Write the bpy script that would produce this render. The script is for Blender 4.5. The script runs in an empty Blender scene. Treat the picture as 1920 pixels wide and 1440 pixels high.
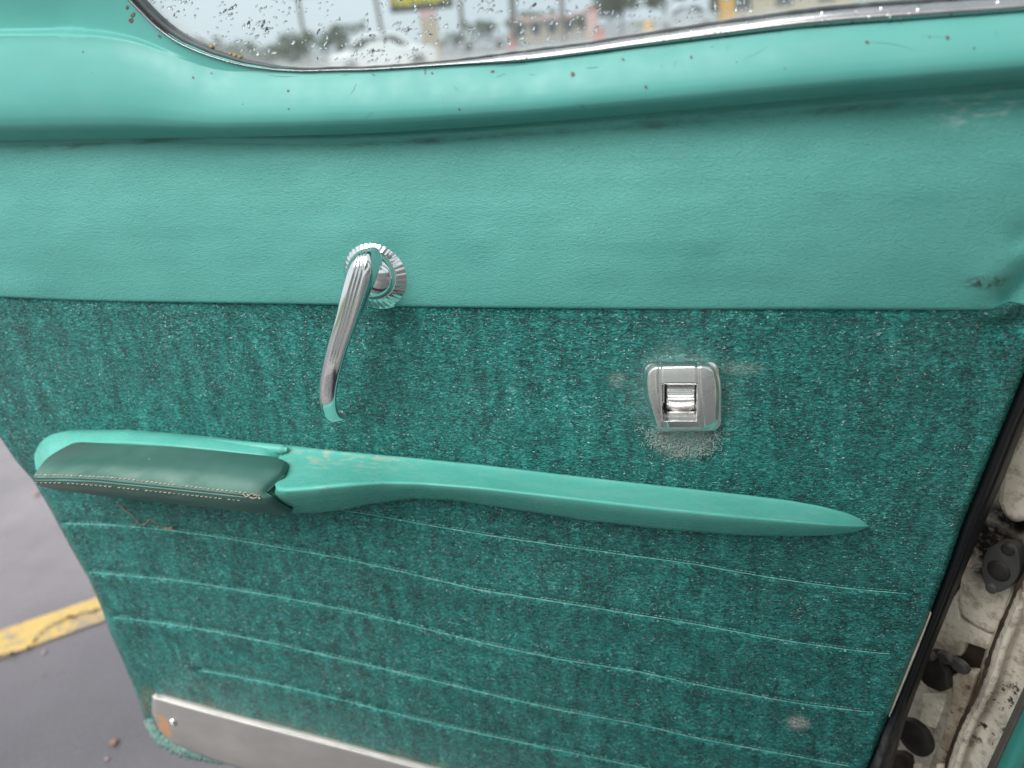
import bpy, bmesh, math, random
import numpy as np
from mathutils import Vector, Matrix

random.seed(7)
RNG = np.random.default_rng(7)
SC = bpy.context.scene
COL = SC.collection

# ------------------------------------------------------------------ camera
F = 1450.0
CAM = np.array([0.0, -0.62, 1.15])
def _ray(x, y):
    return np.array([(x - 960) / F, -(y - 720) / F, -1.0])
_r1, _r2 = _ray(960, 60), _ray(1960, -40)
AZ = np.cross(_r1, _r2); AZ /= np.linalg.norm(AZ); AZ *= np.sign(AZ[1])
AX = -_ray(-4590, 615); AX -= AZ * AX.dot(AZ); AX /= np.linalg.norm(AX)
AY = np.cross(AZ, AX)
R3 = np.array([AX, AY, AZ])            # camera space -> world
cam_d = bpy.data.cameras.new('camera')
cam = bpy.data.objects.new('camera', cam_d); COL.objects.link(cam)
M = Matrix.Identity(4)
for i in range(3):
    for j in range(3):
        M[i][j] = R3[i][j]
    M[i][3] = CAM[i]
cam.matrix_world = M
cam_d.sensor_width = 36.0
cam_d.lens = F / 1920 * 36.0
cam_d.clip_start = 0.02
cam_d.clip_end = 3000
cam_d.dof.use_dof = True
cam_d.dof.focus_distance = 0.68
cam_d.dof.aperture_fstop = 3.6
SC.camera = cam

# ------------------------------------------------------------------ sky, sun, exposure
SUN_EL, SUN_DIR = math.radians(50), (-0.40, -0.92)
world = bpy.data.worlds.new('World'); SC.world = world
world.use_nodes = True
wn = world.node_tree.nodes; wl = world.node_tree.links
sky = wn.new('ShaderNodeTexSky'); sky.sky_type = 'NISHITA'; sky.sun_disc = False
sky.sun_elevation = SUN_EL; sky.sun_rotation = math.atan2(SUN_DIR[0], SUN_DIR[1])
sky.air_density = 1.0; sky.dust_density = 3.0
hs = wn.new('ShaderNodeHueSaturation'); hs.inputs['Saturation'].default_value = 0.25
wl.new(sky.outputs[0], hs.inputs['Color'])
tc = wn.new('ShaderNodeTexCoord'); nz = wn.new('ShaderNodeTexNoise')
nz.inputs['Scale'].default_value = 2.2; nz.inputs['Detail'].default_value = 5
wl.new(tc.outputs['Generated'], nz.inputs['Vector'])
cr = wn.new('ShaderNodeValToRGB')
cr.color_ramp.elements[0].position = 0.3; cr.color_ramp.elements[0].color = (7.0, 7.9, 8.5, 1)
cr.color_ramp.elements[1].position = 0.7; cr.color_ramp.elements[1].color = (9.0, 9.8, 10.3, 1)
wl.new(nz.outputs['Fac'], cr.inputs['Fac'])
mx = wn.new('ShaderNodeMix'); mx.data_type = 'RGBA'; mx.inputs[0].default_value = 0.8   # closed cloud deck over the clear sky
wl.new(hs.outputs['Color'], mx.inputs[6]); wl.new(cr.outputs['Color'], mx.inputs[7])
wl.new(mx.outputs[2], wn['Background'].inputs['Color'])
wn['Background'].inputs['Strength'].default_value = 0.052
sun_d = bpy.data.lights.new('sun', 'SUN'); sun = bpy.data.objects.new('sun', sun_d); COL.objects.link(sun)
sun_d.energy = 1.5; sun_d.angle = math.radians(40); sun_d.color = (1.0, 0.97, 0.93)
_h = math.hypot(*SUN_DIR)
_s = Vector((SUN_DIR[0] / _h * math.cos(SUN_EL), SUN_DIR[1] / _h * math.cos(SUN_EL), math.sin(SUN_EL)))
sun.rotation_euler = _s.to_track_quat('Z', 'Y').to_euler()
SC.view_settings.view_transform = 'Standard'; SC.view_settings.look = 'None'
SC.view_settings.exposure = 1.18; SC.view_settings.gamma = 1.0
SC.cycles.max_bounces = 8; SC.cycles.transparent_max_bounces = 16

# ------------------------------------------------------------------ measuring helpers
def rays(x, y):
    x = np.asarray(x, float); y = np.asarray(y, float)
    x, y = np.broadcast_arrays(x, y)
    d = np.stack([(x - 960) / F, -(y - 720) / F, -np.ones_like(x)], -1)
    return d @ R3.T
def P(x, y, off=0.0):
    """point of the door's inner face that stands `off` metres proud of it"""
    d = rays(x, y); off = np.asarray(off, float)
    t = (-off - CAM[1]) / d[..., 1]
    return CAM + t[..., None] * d
JA = math.radians(42)
JN = np.array([-math.sin(JA), -math.cos(JA), 0.0]); JP = np.array([0.215, 0.075, 0.0])
def Q(x, y, off=0.0):
    """the same on the door opening of the body (the hinge pillar and sill)"""
    d = rays(x, y); off = np.asarray(off, float)
    t = ((JP - CAM) @ JN + off) / (d @ JN)
    return CAM + t[..., None] * d
def G(x, y, z=0.0):
    d = rays(x, y); t = (z - CAM[2]) / d[..., 2]
    return CAM + t[..., None] * d
def AT(x, y, dist):
    d = rays(x, y); h = np.hypot(d[..., 0], d[..., 1])
    return CAM + (dist / h)[..., None] * d
def cu(pts, w=0.0):
    a = np.array(pts, float); a = a[np.argsort(a[:, 0])]
    def f(x):
        x = np.asarray(x, float)
        if w <= 0: return np.interp(x, a[:, 0], a[:, 1])
        ks = np.linspace(-1, 1, 9)
        return sum(np.interp(x + k * w, a[:, 0], a[:, 1]) for k in ks) / 9
    return f
def sst(a, b, x):
    t = np.clip((x - a) / (b - a), 0, 1); return t * t * (3 - 2 * t)
def resample(pts, n):
    p = np.array(pts, float); d = np.r_[0, np.cumsum(np.linalg.norm(np.diff(p, axis=0), axis=1))]
    s = np.linspace(0, d[-1], n)
    # catmull-rom through the points
    out = []
    for v in s:
        i = min(max(np.searchsorted(d, v) - 1, 0), len(p) - 2)
        t = (v - d[i]) / max(d[i + 1] - d[i], 1e-9)
        p0, p1, p2, p3 = p[max(i - 1, 0)], p[i], p[i + 1], p[min(i + 2, len(p) - 1)]
        out.append(0.5 * ((2 * p1) + (-p0 + p2) * t + (2 * p0 - 5 * p1 + 4 * p2 - p3) * t * t + (-p0 + 3 * p1 - 3 * p2 + p3) * t ** 3))
    return np.array(out)
def vnoise(x, y, seed=0):
    """smooth value noise, used for real unevenness of the sheets"""
    r = np.random.default_rng(seed).random((64, 64))
    xi = np.floor(x).astype(int); yi = np.floor(y).astype(int)
    fx = x - xi; fy = y - yi; fx = fx * fx * (3 - 2 * fx); fy = fy * fy * (3 - 2 * fy)
    g = lambda a, b: r[a % 64, b % 64]
    return (g(xi, yi) * (1 - fx) + g(xi + 1, yi) * fx) * (1 - fy) + (g(xi, yi + 1) * (1 - fx) + g(xi + 1, yi + 1) * fx) * fy - 0.5

# ------------------------------------------------------------------ object helpers
def origin(o):
    v = np.zeros(3)
    while o is not None:
        v += np.array(o.location); o = o.parent
    return v
def link(name, me, mat, parent=None, smooth=True, loc=None):
    o = bpy.data.objects.new(name, me); COL.objects.link(o)
    if loc is not None: o.location = loc
    if parent is not None: o.parent = parent
    if mat is not None: me.materials.append(mat)
    me.polygons.foreach_set('use_smooth', [smooth] * len(me.polygons))
    me.update()
    return o
def mesh(name, V, faces, mat, parent=None, smooth=True, loc=None):
    V = np.asarray(V, float).reshape(-1, 3)
    if loc is not None: V = V - np.asarray(loc, float)
    elif parent is not None: V = V - origin(parent)
    me = bpy.data.meshes.new(name)
    me.from_pydata(V.tolist(), [], [tuple(int(i) for i in f) for f in faces])
    return link(name, me, mat, parent, smooth, loc)
def quads_mesh(name, V, Qd, mat, parent=None, smooth=True, attr=None):
    V = np.asarray(V, float).reshape(-1, 3)
    if parent is not None: V = V - origin(parent)
    Qd = np.asarray(Qd, np.int32).reshape(-1, 4)
    me = bpy.data.meshes.new(name)
    me.vertices.add(len(V)); me.vertices.foreach_set('co', V.astype(np.float32).ravel())
    me.loops.add(Qd.size); me.loops.foreach_set('vertex_index', Qd.ravel())
    me.polygons.add(len(Qd)); me.polygons.foreach_set('loop_start', np.arange(0, Qd.size, 4, dtype=np.int32))
    me.update(calc_edges=True); me.validate()
    for k, v in (attr or {}).items():
        a = me.attributes.new(k, 'FLOAT', 'POINT'); a.data.foreach_set('value', np.asarray(v, np.float32).ravel())
    return link(name, me, mat, parent, smooth)
def grid_quads(n, m, base=0, wrap=False):
    i, j = np.meshgrid(np.arange(n - 1), np.arange(m if wrap else m - 1), indexing='ij')
    j2 = (j + 1) % m
    return np.stack([i * m + j, (i + 1) * m + j, (i + 1) * m + j2, i * m + j2], -1).reshape(-1, 4) + base
def sheet(name, x, y, off, mat, parent, back=None, PF=P, attr=None):
    """relief sheet: pixel grids measured from the photo plus height; `back` closes its rim to that depth"""
    n, m = x.shape
    V = PF(x, y, off).reshape(-1, 3); Qd = grid_quads(n, m)
    if back is not None:
        idx = np.arange(n * m).reshape(n, m)
        rim = np.concatenate([idx[0, :], idx[1:, -1], idx[-1, -2::-1], idx[-2:0:-1, 0]])
        nrm = np.array([0, -1.0, 0]) if PF is P else JN
        W = V[rim] - nrm * back
        b = len(V); k = len(rim); a = np.arange(k); a2 = (a + 1) % k
        Qd = np.concatenate([Qd, np.stack([rim[a], rim[a2], b + a2, b + a], -1)])
        V = np.concatenate([V, W])
        if attr: attr = {q: np.r_[np.ravel(v), np.zeros(k)] for q, v in attr.items()}
    return quads_mesh(name, V, Qd, mat, parent, True, attr)
def loft_data(rings, closed_caps=True):
    R = np.asarray(rings, float); n, m, _ = R.shape
    V = R.reshape(-1, 3); fs = grid_quads(n, m, 0, True).tolist()
    if closed_caps:
        V = np.concatenate([V, [R[0].mean(0)], [R[-1].mean(0)]]); a, b = n * m, n * m + 1
        for j in range(m):
            fs.append((a, (j + 1) % m, j)); fs.append((b, (n - 1) * m + j, (n - 1) * m + (j + 1) % m))
    return V, fs
def tube_data(path, rad, seg=8):
    p = np.asarray(path, float); n = len(p)
    T = np.gradient(p, axis=0); T /= np.linalg.norm(T, axis=1)[:, None] + 1e-12
    ref = np.array([0.13, 0.2, 0.97]) if abs(T[0][2]) < 0.9 else np.array([1.0, 0, 0])
    N = np.cross(T, ref); N /= np.linalg.norm(N, axis=1)[:, None]; B = np.cross(T, N)
    r = np.broadcast_to(np.asarray(rad, float), (n,))
    a = np.linspace(0, 2 * math.pi, seg, endpoint=False)
    rings = p[:, None, :] + r[:, None, None] * (np.cos(a)[None, :, None] * N[:, None, :] + np.sin(a)[None, :, None] * B[:, None, :])
    return loft_data(rings)
def tube(name, path, rad, mat, parent=None, seg=8, loc=None):
    V, f = tube_data(path, rad, seg); return mesh(name, V, f, mat, parent, True, loc)
class Bag:
    def __init__(s): s.V = []; s.F = []; s.n = 0
    def add(s, V, F):
        V = np.asarray(V, float).reshape(-1, 3); s.V.append(V)
        s.F += [tuple(int(i) + s.n for i in f) for f in F]; s.n += len(V); return s
    def box(s, c, size, rz=0.0):
        c = np.asarray(c, float); h = np.asarray(size, float) / 2
        v = np.array([[i, j, k] for i in (-1, 1) for j in (-1, 1) for k in (-1, 1)], float) * h
        ca, sa = math.cos(rz), math.sin(rz)
        v = np.stack([v[:, 0] * ca - v[:, 1] * sa, v[:, 0] * sa + v[:, 1] * ca, v[:, 2]], -1) + c
        return s.add(v, [(0, 1, 3, 2), (4, 6, 7, 5), (0, 4, 5, 1), (2, 3, 7, 6), (0, 2, 6, 4), (1, 5, 7, 3)])
    def build(s, name, mat, parent=None, smooth=False, loc=None):
        return mesh(name, np.concatenate(s.V), s.F, mat, parent, smooth, loc)
def bevel(o, w, seg=2):
    m = o.modifiers.new('bevel', 'BEVEL'); m.width = w; m.segments = seg; m.limit_method = 'ANGLE'; return o
def subsurf(o, lv=2):
    m = o.modifiers.new('subsurf', 'SUBSURF'); m.levels = lv; m.render_levels = lv; return o
def slab(name, px, off, depth, mat, parent, PF=P, bw=0.0, smooth=False):
    px = np.array(px, float); n = len(px)
    a = PF(px[:, 0], px[:, 1], off)
    nrm = np.array([0, -1.0, 0]) if PF is P else JN
    V = np.concatenate([a, a - nrm * depth])
    o = mesh(name, V, [tuple(range(n)), tuple(range(2 * n - 1, n - 1, -1))] + [(i, n + i, n + (i + 1) % n, (i + 1) % n) for i in range(n)], mat, parent, smooth)
    if bw: bevel(o, bw, 2)
    return o
def thing(name, label, cat, loc, group=None):
    o = bpy.data.objects.new(name, None); COL.objects.link(o); o.location = [float(v) for v in loc]
    return tag(o, label, cat, group)
def tag(o, label, cat, group=None):
    o['label'] = label; o['category'] = cat
    if group: o['group'] = group
    return o
def kind(o, k, label=None):
    o['kind'] = k
    if label: o['label'] = label
    return o

# ------------------------------------------------------------------ material helpers
class NM:
    def __init__(s, name):
        s.m = bpy.data.materials.new(name); s.m.use_nodes = True; s.t = s.m.node_tree
        s.b = s.t.nodes['Principled BSDF']; s.co = s.t.nodes.new('ShaderNodeTexCoord').outputs['Object']
    def n(s, ty, **kw):
        nd = s.t.nodes.new('ShaderNode' + ty)
        for k, v in kw.items():
            if hasattr(nd, k): setattr(nd, k, v)
        return nd
    def put(s, sock, v):
        if isinstance(v, bpy.types.NodeSocket): s.t.links.new(v, sock)
        else: sock.default_value = v
    def map(s, sc=(1, 1, 1), loc=(0, 0, 0), rot=(0, 0, 0), v=None):
        nd = s.n('Mapping'); s.put(nd.inputs['Vector'], v or s.co)
        nd.inputs['Scale'].default_value = sc; nd.inputs['Location'].default_value = loc; nd.inputs['Rotation'].default_value = rot
        return nd.outputs[0]
    def noise(s, scale, vec=None, detail=3, rough=0.5, dist=0.0, out='Fac'):
        nd = s.n('TexNoise'); s.put(nd.inputs['Vector'], vec or s.co)
        nd.inputs['Scale'].default_value = scale; nd.inputs['Detail'].default_value = detail
        nd.inputs['Roughness'].default_value = rough; nd.inputs['Distortion'].default_value = dist
        return nd.outputs[out]
    def vor(s, scale, vec=None, feature='F1', rnd=1.0, out='Distance'):
        nd = s.n('TexVoronoi', feature=feature); s.put(nd.inputs['Vector'], vec or s.co)
        nd.inputs['Scale'].default_value = scale; nd.inputs['Randomness'].default_value = rnd
        return nd.outputs[out]
    def ramp(s, f, stops):
        nd = s.n('ValToRGB'); s.put(nd.inputs[0], f); e = nd.color_ramp.elements
        while len(e) < len(stops): e.new(0.5)
        for q, (p, c) in zip(e, stops):
            q.position = p; q.color = (c, c, c, 1) if not hasattr(c, '__len__') else (*c, 1)[:4]
        return nd.outputs[0]
    def math(s, op, a, b=0.0, c=None, clamp=False):
        nd = s.n('Math', operation=op, use_clamp=clamp); s.put(nd.inputs[0], a); s.put(nd.inputs[1], b)
        if c is not None: s.put(nd.inputs[2], c)
        return nd.outputs[0]
    def mix(s, f, a, b):
        nd = s.n('Mix', data_type='RGBA'); s.put(nd.inputs[0], f)
        for k, v in ((6, a), (7, b)):
            if not isinstance(v, bpy.types.NodeSocket): v = (*v, 1)[:4]
            s.put(nd.inputs[k], v)
        return nd.outputs[2]
    def blob(s, p, rad, soft=0.5):
        """1 inside an ellipsoid at local point p, fading to 0 over its outer `soft` share"""
        v = s.map(tuple(1 / r for r in rad), tuple(-p[i] / rad[i] for i in range(3)))
        ln = s.n('VectorMath', operation='LENGTH'); s.put(ln.inputs[0], v)
        mr = s.n('MapRange', interpolation_type='SMOOTHSTEP'); s.put(mr.inputs[0], ln.outputs['Value'])
        mr.inputs[1].default_value = 1 - soft; mr.inputs[2].default_value = 1.0; mr.inputs[3].default_value = 1; mr.inputs[4].default_value = 0
        return mr.outputs[0]
    def bump(s, h, strength=0.5, dist=0.001, prev=None):
        nd = s.n('Bump'); s.put(nd.inputs['Height'], h); nd.inputs['Strength'].default_value = strength; nd.inputs['Distance'].default_value = dist
        if prev is not None: s.put(nd.inputs['Normal'], prev)
        return nd.outputs[0]
    def out(s, color=None, rough=None, metal=None, normal=None, **kw):
        b = s.b.inputs
        if color is not None: s.put(b['Base Color'], color if isinstance(color, bpy.types.NodeSocket) else (*color, 1)[:4])
        if rough is not None: s.put(b['Roughness'], rough)
        if metal is not None: s.put(b['Metallic'], metal)
        if normal is not None: s.put(b['Normal'], normal)
        for k, v in kw.items(): s.put(b[k.replace('_', ' ')], v)
        return s.m
def plain(name, c, rough=0.6, metal=0.0, nscale=30, amt=0.25):
    q = NM(name); f = q.noise(nscale, detail=5)
    lo = tuple(v * (1 - amt) for v in c); hi = tuple(min(1, v * (1 + amt)) for v in c)
    return q.out(q.mix(q.ramp(f, [(0.3, 0.0), (0.7, 1.0)]), lo, hi), rough, metal, q.bump(f, 0.15, 0.001))

DOOR = np.array([-0.27, 0.0, 0.26])          # the door's base; its parts carry local coordinates from here
def dl(x, y, off=0.0): return tuple(P(x, y, off) - DOOR)

# painted metal of the garnish moulding
q = NM('turquoise paint')
f = q.noise(9, detail=6); g = q.noise(60, detail=4)
c = q.mix(q.ramp(f, [(0.35, 0.0), (0.7, 1.0)]), (0.084, 0.342, 0.308), (0.112, 0.390, 0.350))
sp = q.ramp(q.vor(75, q.map((1, 1, 1.4)), out='Distance'), [(0.03, 1.0), (0.07, 0.0)])
pick = q.ramp(q.noise(14, detail=1), [(0.60, 0.0), (0.66, 1.0)])
c = q.mix(q.math('MULTIPLY', sp, pick), c, (0.10, 0.085, 0.075))
scr = q.ramp(q.noise(16, q.map((14, 3, 1.2), rot=(0, 0.5, 0)), detail=4, rough=0.7), [(0.70, 0.0), (0.74, 1.0)])
c = q.mix(q.math('MULTIPLY', scr, 0.35), c, (0.09, 0.24, 0.22))
grime = q.ramp(q.noise(22, q.map((1, 1, 2.5)), detail=6, rough=0.7), [(0.5, 0.0), (0.8, 1.0)])
c = q.mix(q.math('MULTIPLY', grime, 0.25), c, (0.17, 0.34, 0.31))
PAINT = q.out(c, q.ramp(g, [(0.3, 0.38), (0.7, 0.52)]), 0, q.bump(q.noise(500, detail=2), 0.05, 0.0004), Specular_IOR_Level=0.4)

# grained vinyl
q = NM('turquoise vinyl')
v = q.map((1, 1, 2.1))
w1 = q.noise(330, v, detail=3, rough=0.6, dist=1.2); w2 = q.noise(620, q.map((1, 1, 1.6)), detail=2)
big = q.noise(7, detail=4); lines = q.noise(20, q.map((0.5, 1, 9)), detail=4)
c = q.mix(q.ramp(big, [(0.3, 0.0), (0.7, 1.0)]), (0.090, 0.375, 0.332), (0.122, 0.435, 0.385))
c = q.mix(q.math('MULTIPLY', q.ramp(lines, [(0.45, 0.0), (0.8, 1.0)]), 0.35), c, (0.095, 0.35, 0.31))
c = q.mix(q.math('MULTIPLY', q.ramp(w1, [(0.33, 1.0), (0.48, 0.0)]), 0.30), c, (0.06, 0.29, 0.255))
st = q.math('MULTIPLY', q.blob(dl(1845, 523), (0.022, 0.05, 0.008), 0.8), q.ramp(q.noise(260, detail=4), [(0.4, 0.2), (0.6, 1.0)]))
c = q.mix(st, c, (0.045, 0.05, 0.045))
wt = q.math('MULTIPLY', q.blob(dl(1830, 205), (0.05, 0.05, 0.018), 0.9), q.ramp(q.noise(150, q.map((0.5, 1, 2)), detail=5), [(0.5, 0.0), (0.7, 0.7)]))
c = q.mix(wt, c, (0.5, 0.66, 0.60))
ck = q.ramp(q.vor(38), [(0.016, 1.0), (0.03, 0.0)]); c = q.mix(q.math('MULTIPLY', ck, q.ramp(q.noise(9, detail=1), [(0.55, 0.0), (0.6, 0.9)])), c, (0.05, 0.09, 0.08))
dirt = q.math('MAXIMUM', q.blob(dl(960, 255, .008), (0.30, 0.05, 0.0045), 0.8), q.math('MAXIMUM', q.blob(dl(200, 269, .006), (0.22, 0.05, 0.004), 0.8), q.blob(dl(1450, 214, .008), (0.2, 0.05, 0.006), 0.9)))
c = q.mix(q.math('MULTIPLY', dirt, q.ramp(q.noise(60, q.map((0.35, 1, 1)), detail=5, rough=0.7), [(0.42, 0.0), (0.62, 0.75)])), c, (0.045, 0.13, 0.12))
scuf = q.math('MULTIPLY', q.blob(dl(770, 540), (0.05, 0.06, 0.03), 0.9), q.ramp(q.noise(45, detail=5, rough=0.7), [(0.45, 0.0), (0.7, 0.5)]))
c = q.mix(scuf, c, (0.07, 0.25, 0.225))
nb = q.bump(w1, 0.6, 0.0019); nb = q.bump(w2, 0.3, 0.0008, nb)
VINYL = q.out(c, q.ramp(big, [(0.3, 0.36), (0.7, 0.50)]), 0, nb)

# brocade cloth with a metallic weft
q = NM('teal brocade')
v = q.map((1, 1, 2.2))
w1 = q.noise(185, v, detail=4, rough=0.62, dist=1.2)
w2 = q.noise(330, q.map((1, 1, 1.9)), detail=3, dist=0.8)
weft = q.noise(1500, q.map((0.06, 0.3, 1.0)), detail=2)
patch = q.noise(70, q.map((1, 1, 0.7)), detail=4, rough=0.6, dist=0.8)
strk = q.noise(60, q.map((1.0, 1, 0.16)), detail=4, rough=0.65)
big = q.noise(6, detail=4)
r1 = q.math('ABSOLUTE', q.math('SUBTRACT', w1, 0.47))
crk = q.ramp(r1, [(0.0, 1.0), (0.035, 0.0)])                     # crackle of the embossing
tone = q.math('ADD', q.math('MULTIPLY', w1, 0.40), q.math('ADD', q.math('MULTIPLY', w2, 0.22), q.math('ADD', q.math('MULTIPLY', patch, 0.18), q.math('MULTIPLY', strk, 0.20))))
c = q.ramp(tone, [(0.405, (0.002, 0.034, 0.035)), (0.455, (0.004, 0.105, 0.096)), (0.515, (0.009, 0.205, 0.182)), (0.575, (0.035, 0.345, 0.305)), (0.63, (0.11, 0.50, 0.45))])
c = q.mix(q.math('MULTIPLY', q.ramp(big, [(0.45, 0.0), (0.75, 1.0)]), 0.22), c, (0.050, 0.125, 0.118))
c = q.mix(q.math('MULTIPLY', crk, 0.55), c, (0.0015, 0.030, 0.031))
gl = q.math('MULTIPLY', q.ramp(q.noise(480, q.map((1, 1, 1.5)), detail=2), [(0.660, 0.0), (0.70, 1.0)]), q.ramp(w1, [(0.35, 0.4), (0.6, 1.0)]))
c = q.mix(gl, c, (0.72, 0.82, 0.78))
h = q.math('ADD', q.math('MULTIPLY', w2, 0.5), q.math('MULTIPLY', w1, 0.9))
fray = q.ramp(q.noise(700, q.map((1, 1, 1)), detail=3, dist=2.0), [(0.45, 0.0), (0.56, 1.0)])
lkm = q.math('MULTIPLY', q.blob(dl(1278, 822), (0.036, 0.05, 0.026), 0.6), 1.0)
lkm = q.math('MAXIMUM', lkm, q.math('MULTIPLY', q.blob(dl(1280, 742), (0.064, 0.05, 0.062), 0.7), 0.30))
lkm = q.math('MAXIMUM', lkm, q.math('MULTIPLY', q.blob(dl(1158, 712), (0.012, 0.05, 0.012), 0.8), 0.6))
lkm = q.math('MAXIMUM', lkm, q.math('MULTIPLY', q.blob(dl(1385, 690), (0.03, 0.05, 0.010), 0.9), 0.6))
c = q.mix(q.math('MULTIPLY', lkm, q.math('ADD', q.math('MULTIPLY', fray, 0.8), 0.12)), c, (0.46, 0.53, 0.49))
bs = q.math('MULTIPLY', q.blob(dl(1496, 1354), (0.016, 0.05, 0.015), 0.8), fray)
c = q.mix(bs, c, (0.66, 0.62, 0.58))
rust = q.n('SeparateXYZ'); q.put(rust.inputs[0], q.co)
kx = q.math('ADD', rust.outputs['Z'], q.math('MULTIPLY', q.math('ADD', rust.outputs['X'], -dl(288, 1303)[0]), 0.150))
kd = q.math('SUBTRACT', kx, dl(288, 1303)[2])
km = q.math('MULTIPLY', q.ramp(kd, [(0.0, 1.0), (0.022, 0.0)]), q.ramp(q.noise(35, detail=4), [(0.4, 0.0), (0.65, 0.8)]))
c = q.mix(km, c, (0.22, 0.20, 0.12))
nb = q.bump(h, 0.9, 0.0040); nb = q.bump(weft, 0.35, 0.0006, nb)
FABRIC = q.out(c, q.ramp(w2, [(0.3, 0.20), (0.7, 0.40)]), q.math('MULTIPLY', gl, 0.6), nb, Specular_IOR_Level=0.5)

q = NM('seam thread'); f = q.noise(400, q.map((0.5, 1, 1)), detail=3)
THREAD = q.out(q.ramp(f, [(0.3, (0.10, 0.38, 0.34)), (0.55, (0.20, 0.55, 0.49)), (0.72, (0.48, 0.72, 0.67))]), 0.4, 0, q.bump(f, 0.6, 0.001))

# moulded plastic of the armrest
q = NM('turquoise armrest plastic')
f = q.noise(14, detail=6, rough=0.6); g = q.noise(90, q.map((0.4, 1, 1.5)), detail=5, rough=0.7)
c = q.mix(q.ramp(f, [(0.3, 0.0), (0.7, 1.0)]), (0.095, 0.415, 0.345), (0.13, 0.49, 0.41))
c = q.mix(q.math('MULTIPLY', q.ramp(g, [(0.5, 0.0), (0.75, 1.0)]), 0.4), c, (0.27, 0.50, 0.42))
sp = q.math('MULTIPLY', q.ramp(q.vor(120), [(0.06, 1.0), (0.14, 0.0)]), q.ramp(q.noise(18, detail=2), [(0.56, 0.0), (0.64, 1.0)]))
c = q.mix(q.math('MULTIPLY', sp, 0.6), c, (0.26, 0.17, 0.10))
dust = q.math('MULTIPLY', q.blob(dl(640, 850), (0.13, 0.06, 0.02), 0.9), q.ramp(q.noise(170, q.map((0.5, 1, 1)), detail=4), [(0.5, 0.0), (0.66, 0.9)]))
c = q.mix(dust, c, (0.42, 0.50, 0.40))
ARM = q.out(c, q.ramp(g, [(0.3, 0.20), (0.7, 0.36)]), 0, q.bump(q.noise(260, q.map((0.2, 1, 1)), detail=3), 0.06, 0.0006), Specular_IOR_Level=0.3)

# worn leather of the pad
q = NM('worn green leather')
f = q.noise(11, detail=5, rough=0.6); g = q.noise(700, detail=3)
c = q.mix(q.ramp(f, [(0.3, 0.0), (0.68, 1.0)]), (0.045, 0.130, 0.108), (0.085, 0.185, 0.155))
c = q.mix(q.math('MULTIPLY', q.blob(dl(510, 900, .04), (0.07, 0.08, 0.05), 0.9), 0.75), c, (0.02, 0.115, 0.098))
c = q.mix(q.math('MULTIPLY', q.blob(dl(130, 835, .03), (0.08, 0.06, 0.04), 0.9), 0.5), c, (0.085, 0.09, 0.085))
wear = q.math('MULTIPLY', q.blob(dl(270, 900, .085), (0.26, 0.018, 0.04), 0.9), q.ramp(q.noise(40, detail=5), [(0.3, 0.3), (0.65, 1.0)]))
c = q.mix(q.math('MULTIPLY', wear, 0.7), c, (0.24, 0.36, 0.31))
sp = q.math('MULTIPLY', q.ramp(q.vor(60), [(0.03, 1.0), (0.06, 0.0)]), q.ramp(q.noise(12, detail=1), [(0.5, 0.0), (0.6, 1.0)]))
c = q.mix(q.math('MULTIPLY', sp, 0.8), c, (0.45, 0.47, 0.36))
LEATHER = q.out(c, q.ramp(f, [(0.3, 0.42), (0.7, 0.55)]), 0, q.bump(g, 0.22, 0.0006, q.bump(q.noise(45, detail=3), 0.2, 0.002)), Specular_IOR_Level=0.32)
STITCH = plain('cream stitching thread', (0.40, 0.36, 0.29), 0.8, 0, 300, 0.5)
SEAMD = plain('dark piping leather', (0.02, 0.045, 0.04), 0.5)
PIPE = plain('green piping leather', (0.07, 0.19, 0.16), 0.4)

# metals
q = NM('aged chrome'); f = q.noise(60, detail=6, rough=0.7)
pit = q.math('MULTIPLY', q.ramp(q.vor(260), [(0.10, 1.0), (0.2, 0.0)]), q.ramp(q.noise(30, detail=3), [(0.55, 0.0), (0.65, 1.0)]))
CHROME = q.out(q.mix(pit, q.mix(f, (0.74, 0.75, 0.76), (0.86, 0.86, 0.86)), (0.22, 0.13, 0.08)), q.ramp(f, [(0.3, 0.09), (0.75, 0.22)]), q.math('SUBTRACT', 1.0, q.math('MULTIPLY', pit, 0.8)), q.bump(f, 0.05, 0.0005))
q = NM('clean chrome'); f = q.noise(70, detail=5)
CHROME2 = q.out((0.78, 0.79, 0.80), q.ramp(f, [(0.3, 0.06), (0.75, 0.14)]), 1.0)
q = NM('brushed bezel metal'); f = q.noise(45, detail=5, rough=0.6)
BEZEL = q.out((0.86, 0.85, 0.84), q.ramp(f, [(0.3, 0.20), (0.75, 0.34)]), 1.0, q.bump(q.noise(500, q.map((1, 1, 0.2)), detail=2), 0.06, 0.0003))
q = NM('pitted trim metal'); f = q.noise(40, detail=5)
pit = q.math('MULTIPLY', q.ramp(q.vor(190), [(0.12, 1.0), (0.2, 0.0)]), q.ramp(q.noise(24, detail=4), [(0.46, 0.0), (0.56, 1.0)]))
TRIM = q.out(q.mix(pit, (0.42, 0.40, 0.405), (0.12, 0.085, 0.07)), q.ramp(f, [(0.3, 0.2), (0.7, 0.34)]), q.math('SUBTRACT', 1.0, pit), q.bump(pit, 0.4, 0.0005))
q = NM('dull aluminium')
f = q.noise(16, q.map((1, 1, 1.6)), detail=6, rough=0.65); g = q.noise(120, q.map((0.25, 1, 1.2)), detail=4)
c = q.mix(q.ramp(f, [(0.35, 0.0), (0.7, 1.0)]), (0.40, 0.385, 0.37), (0.48, 0.46, 0.44))
bare = q.math('MULTIPLY', q.blob(dl(312, 1352), (0.016, 0.05, 0.026), 0.25), q.ramp(q.noise(42, detail=3), [(0.46, 0.0), (0.49, 1.0)]))
c = q.mix(bare, c, (0.75, 0.42, 0.24))
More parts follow.
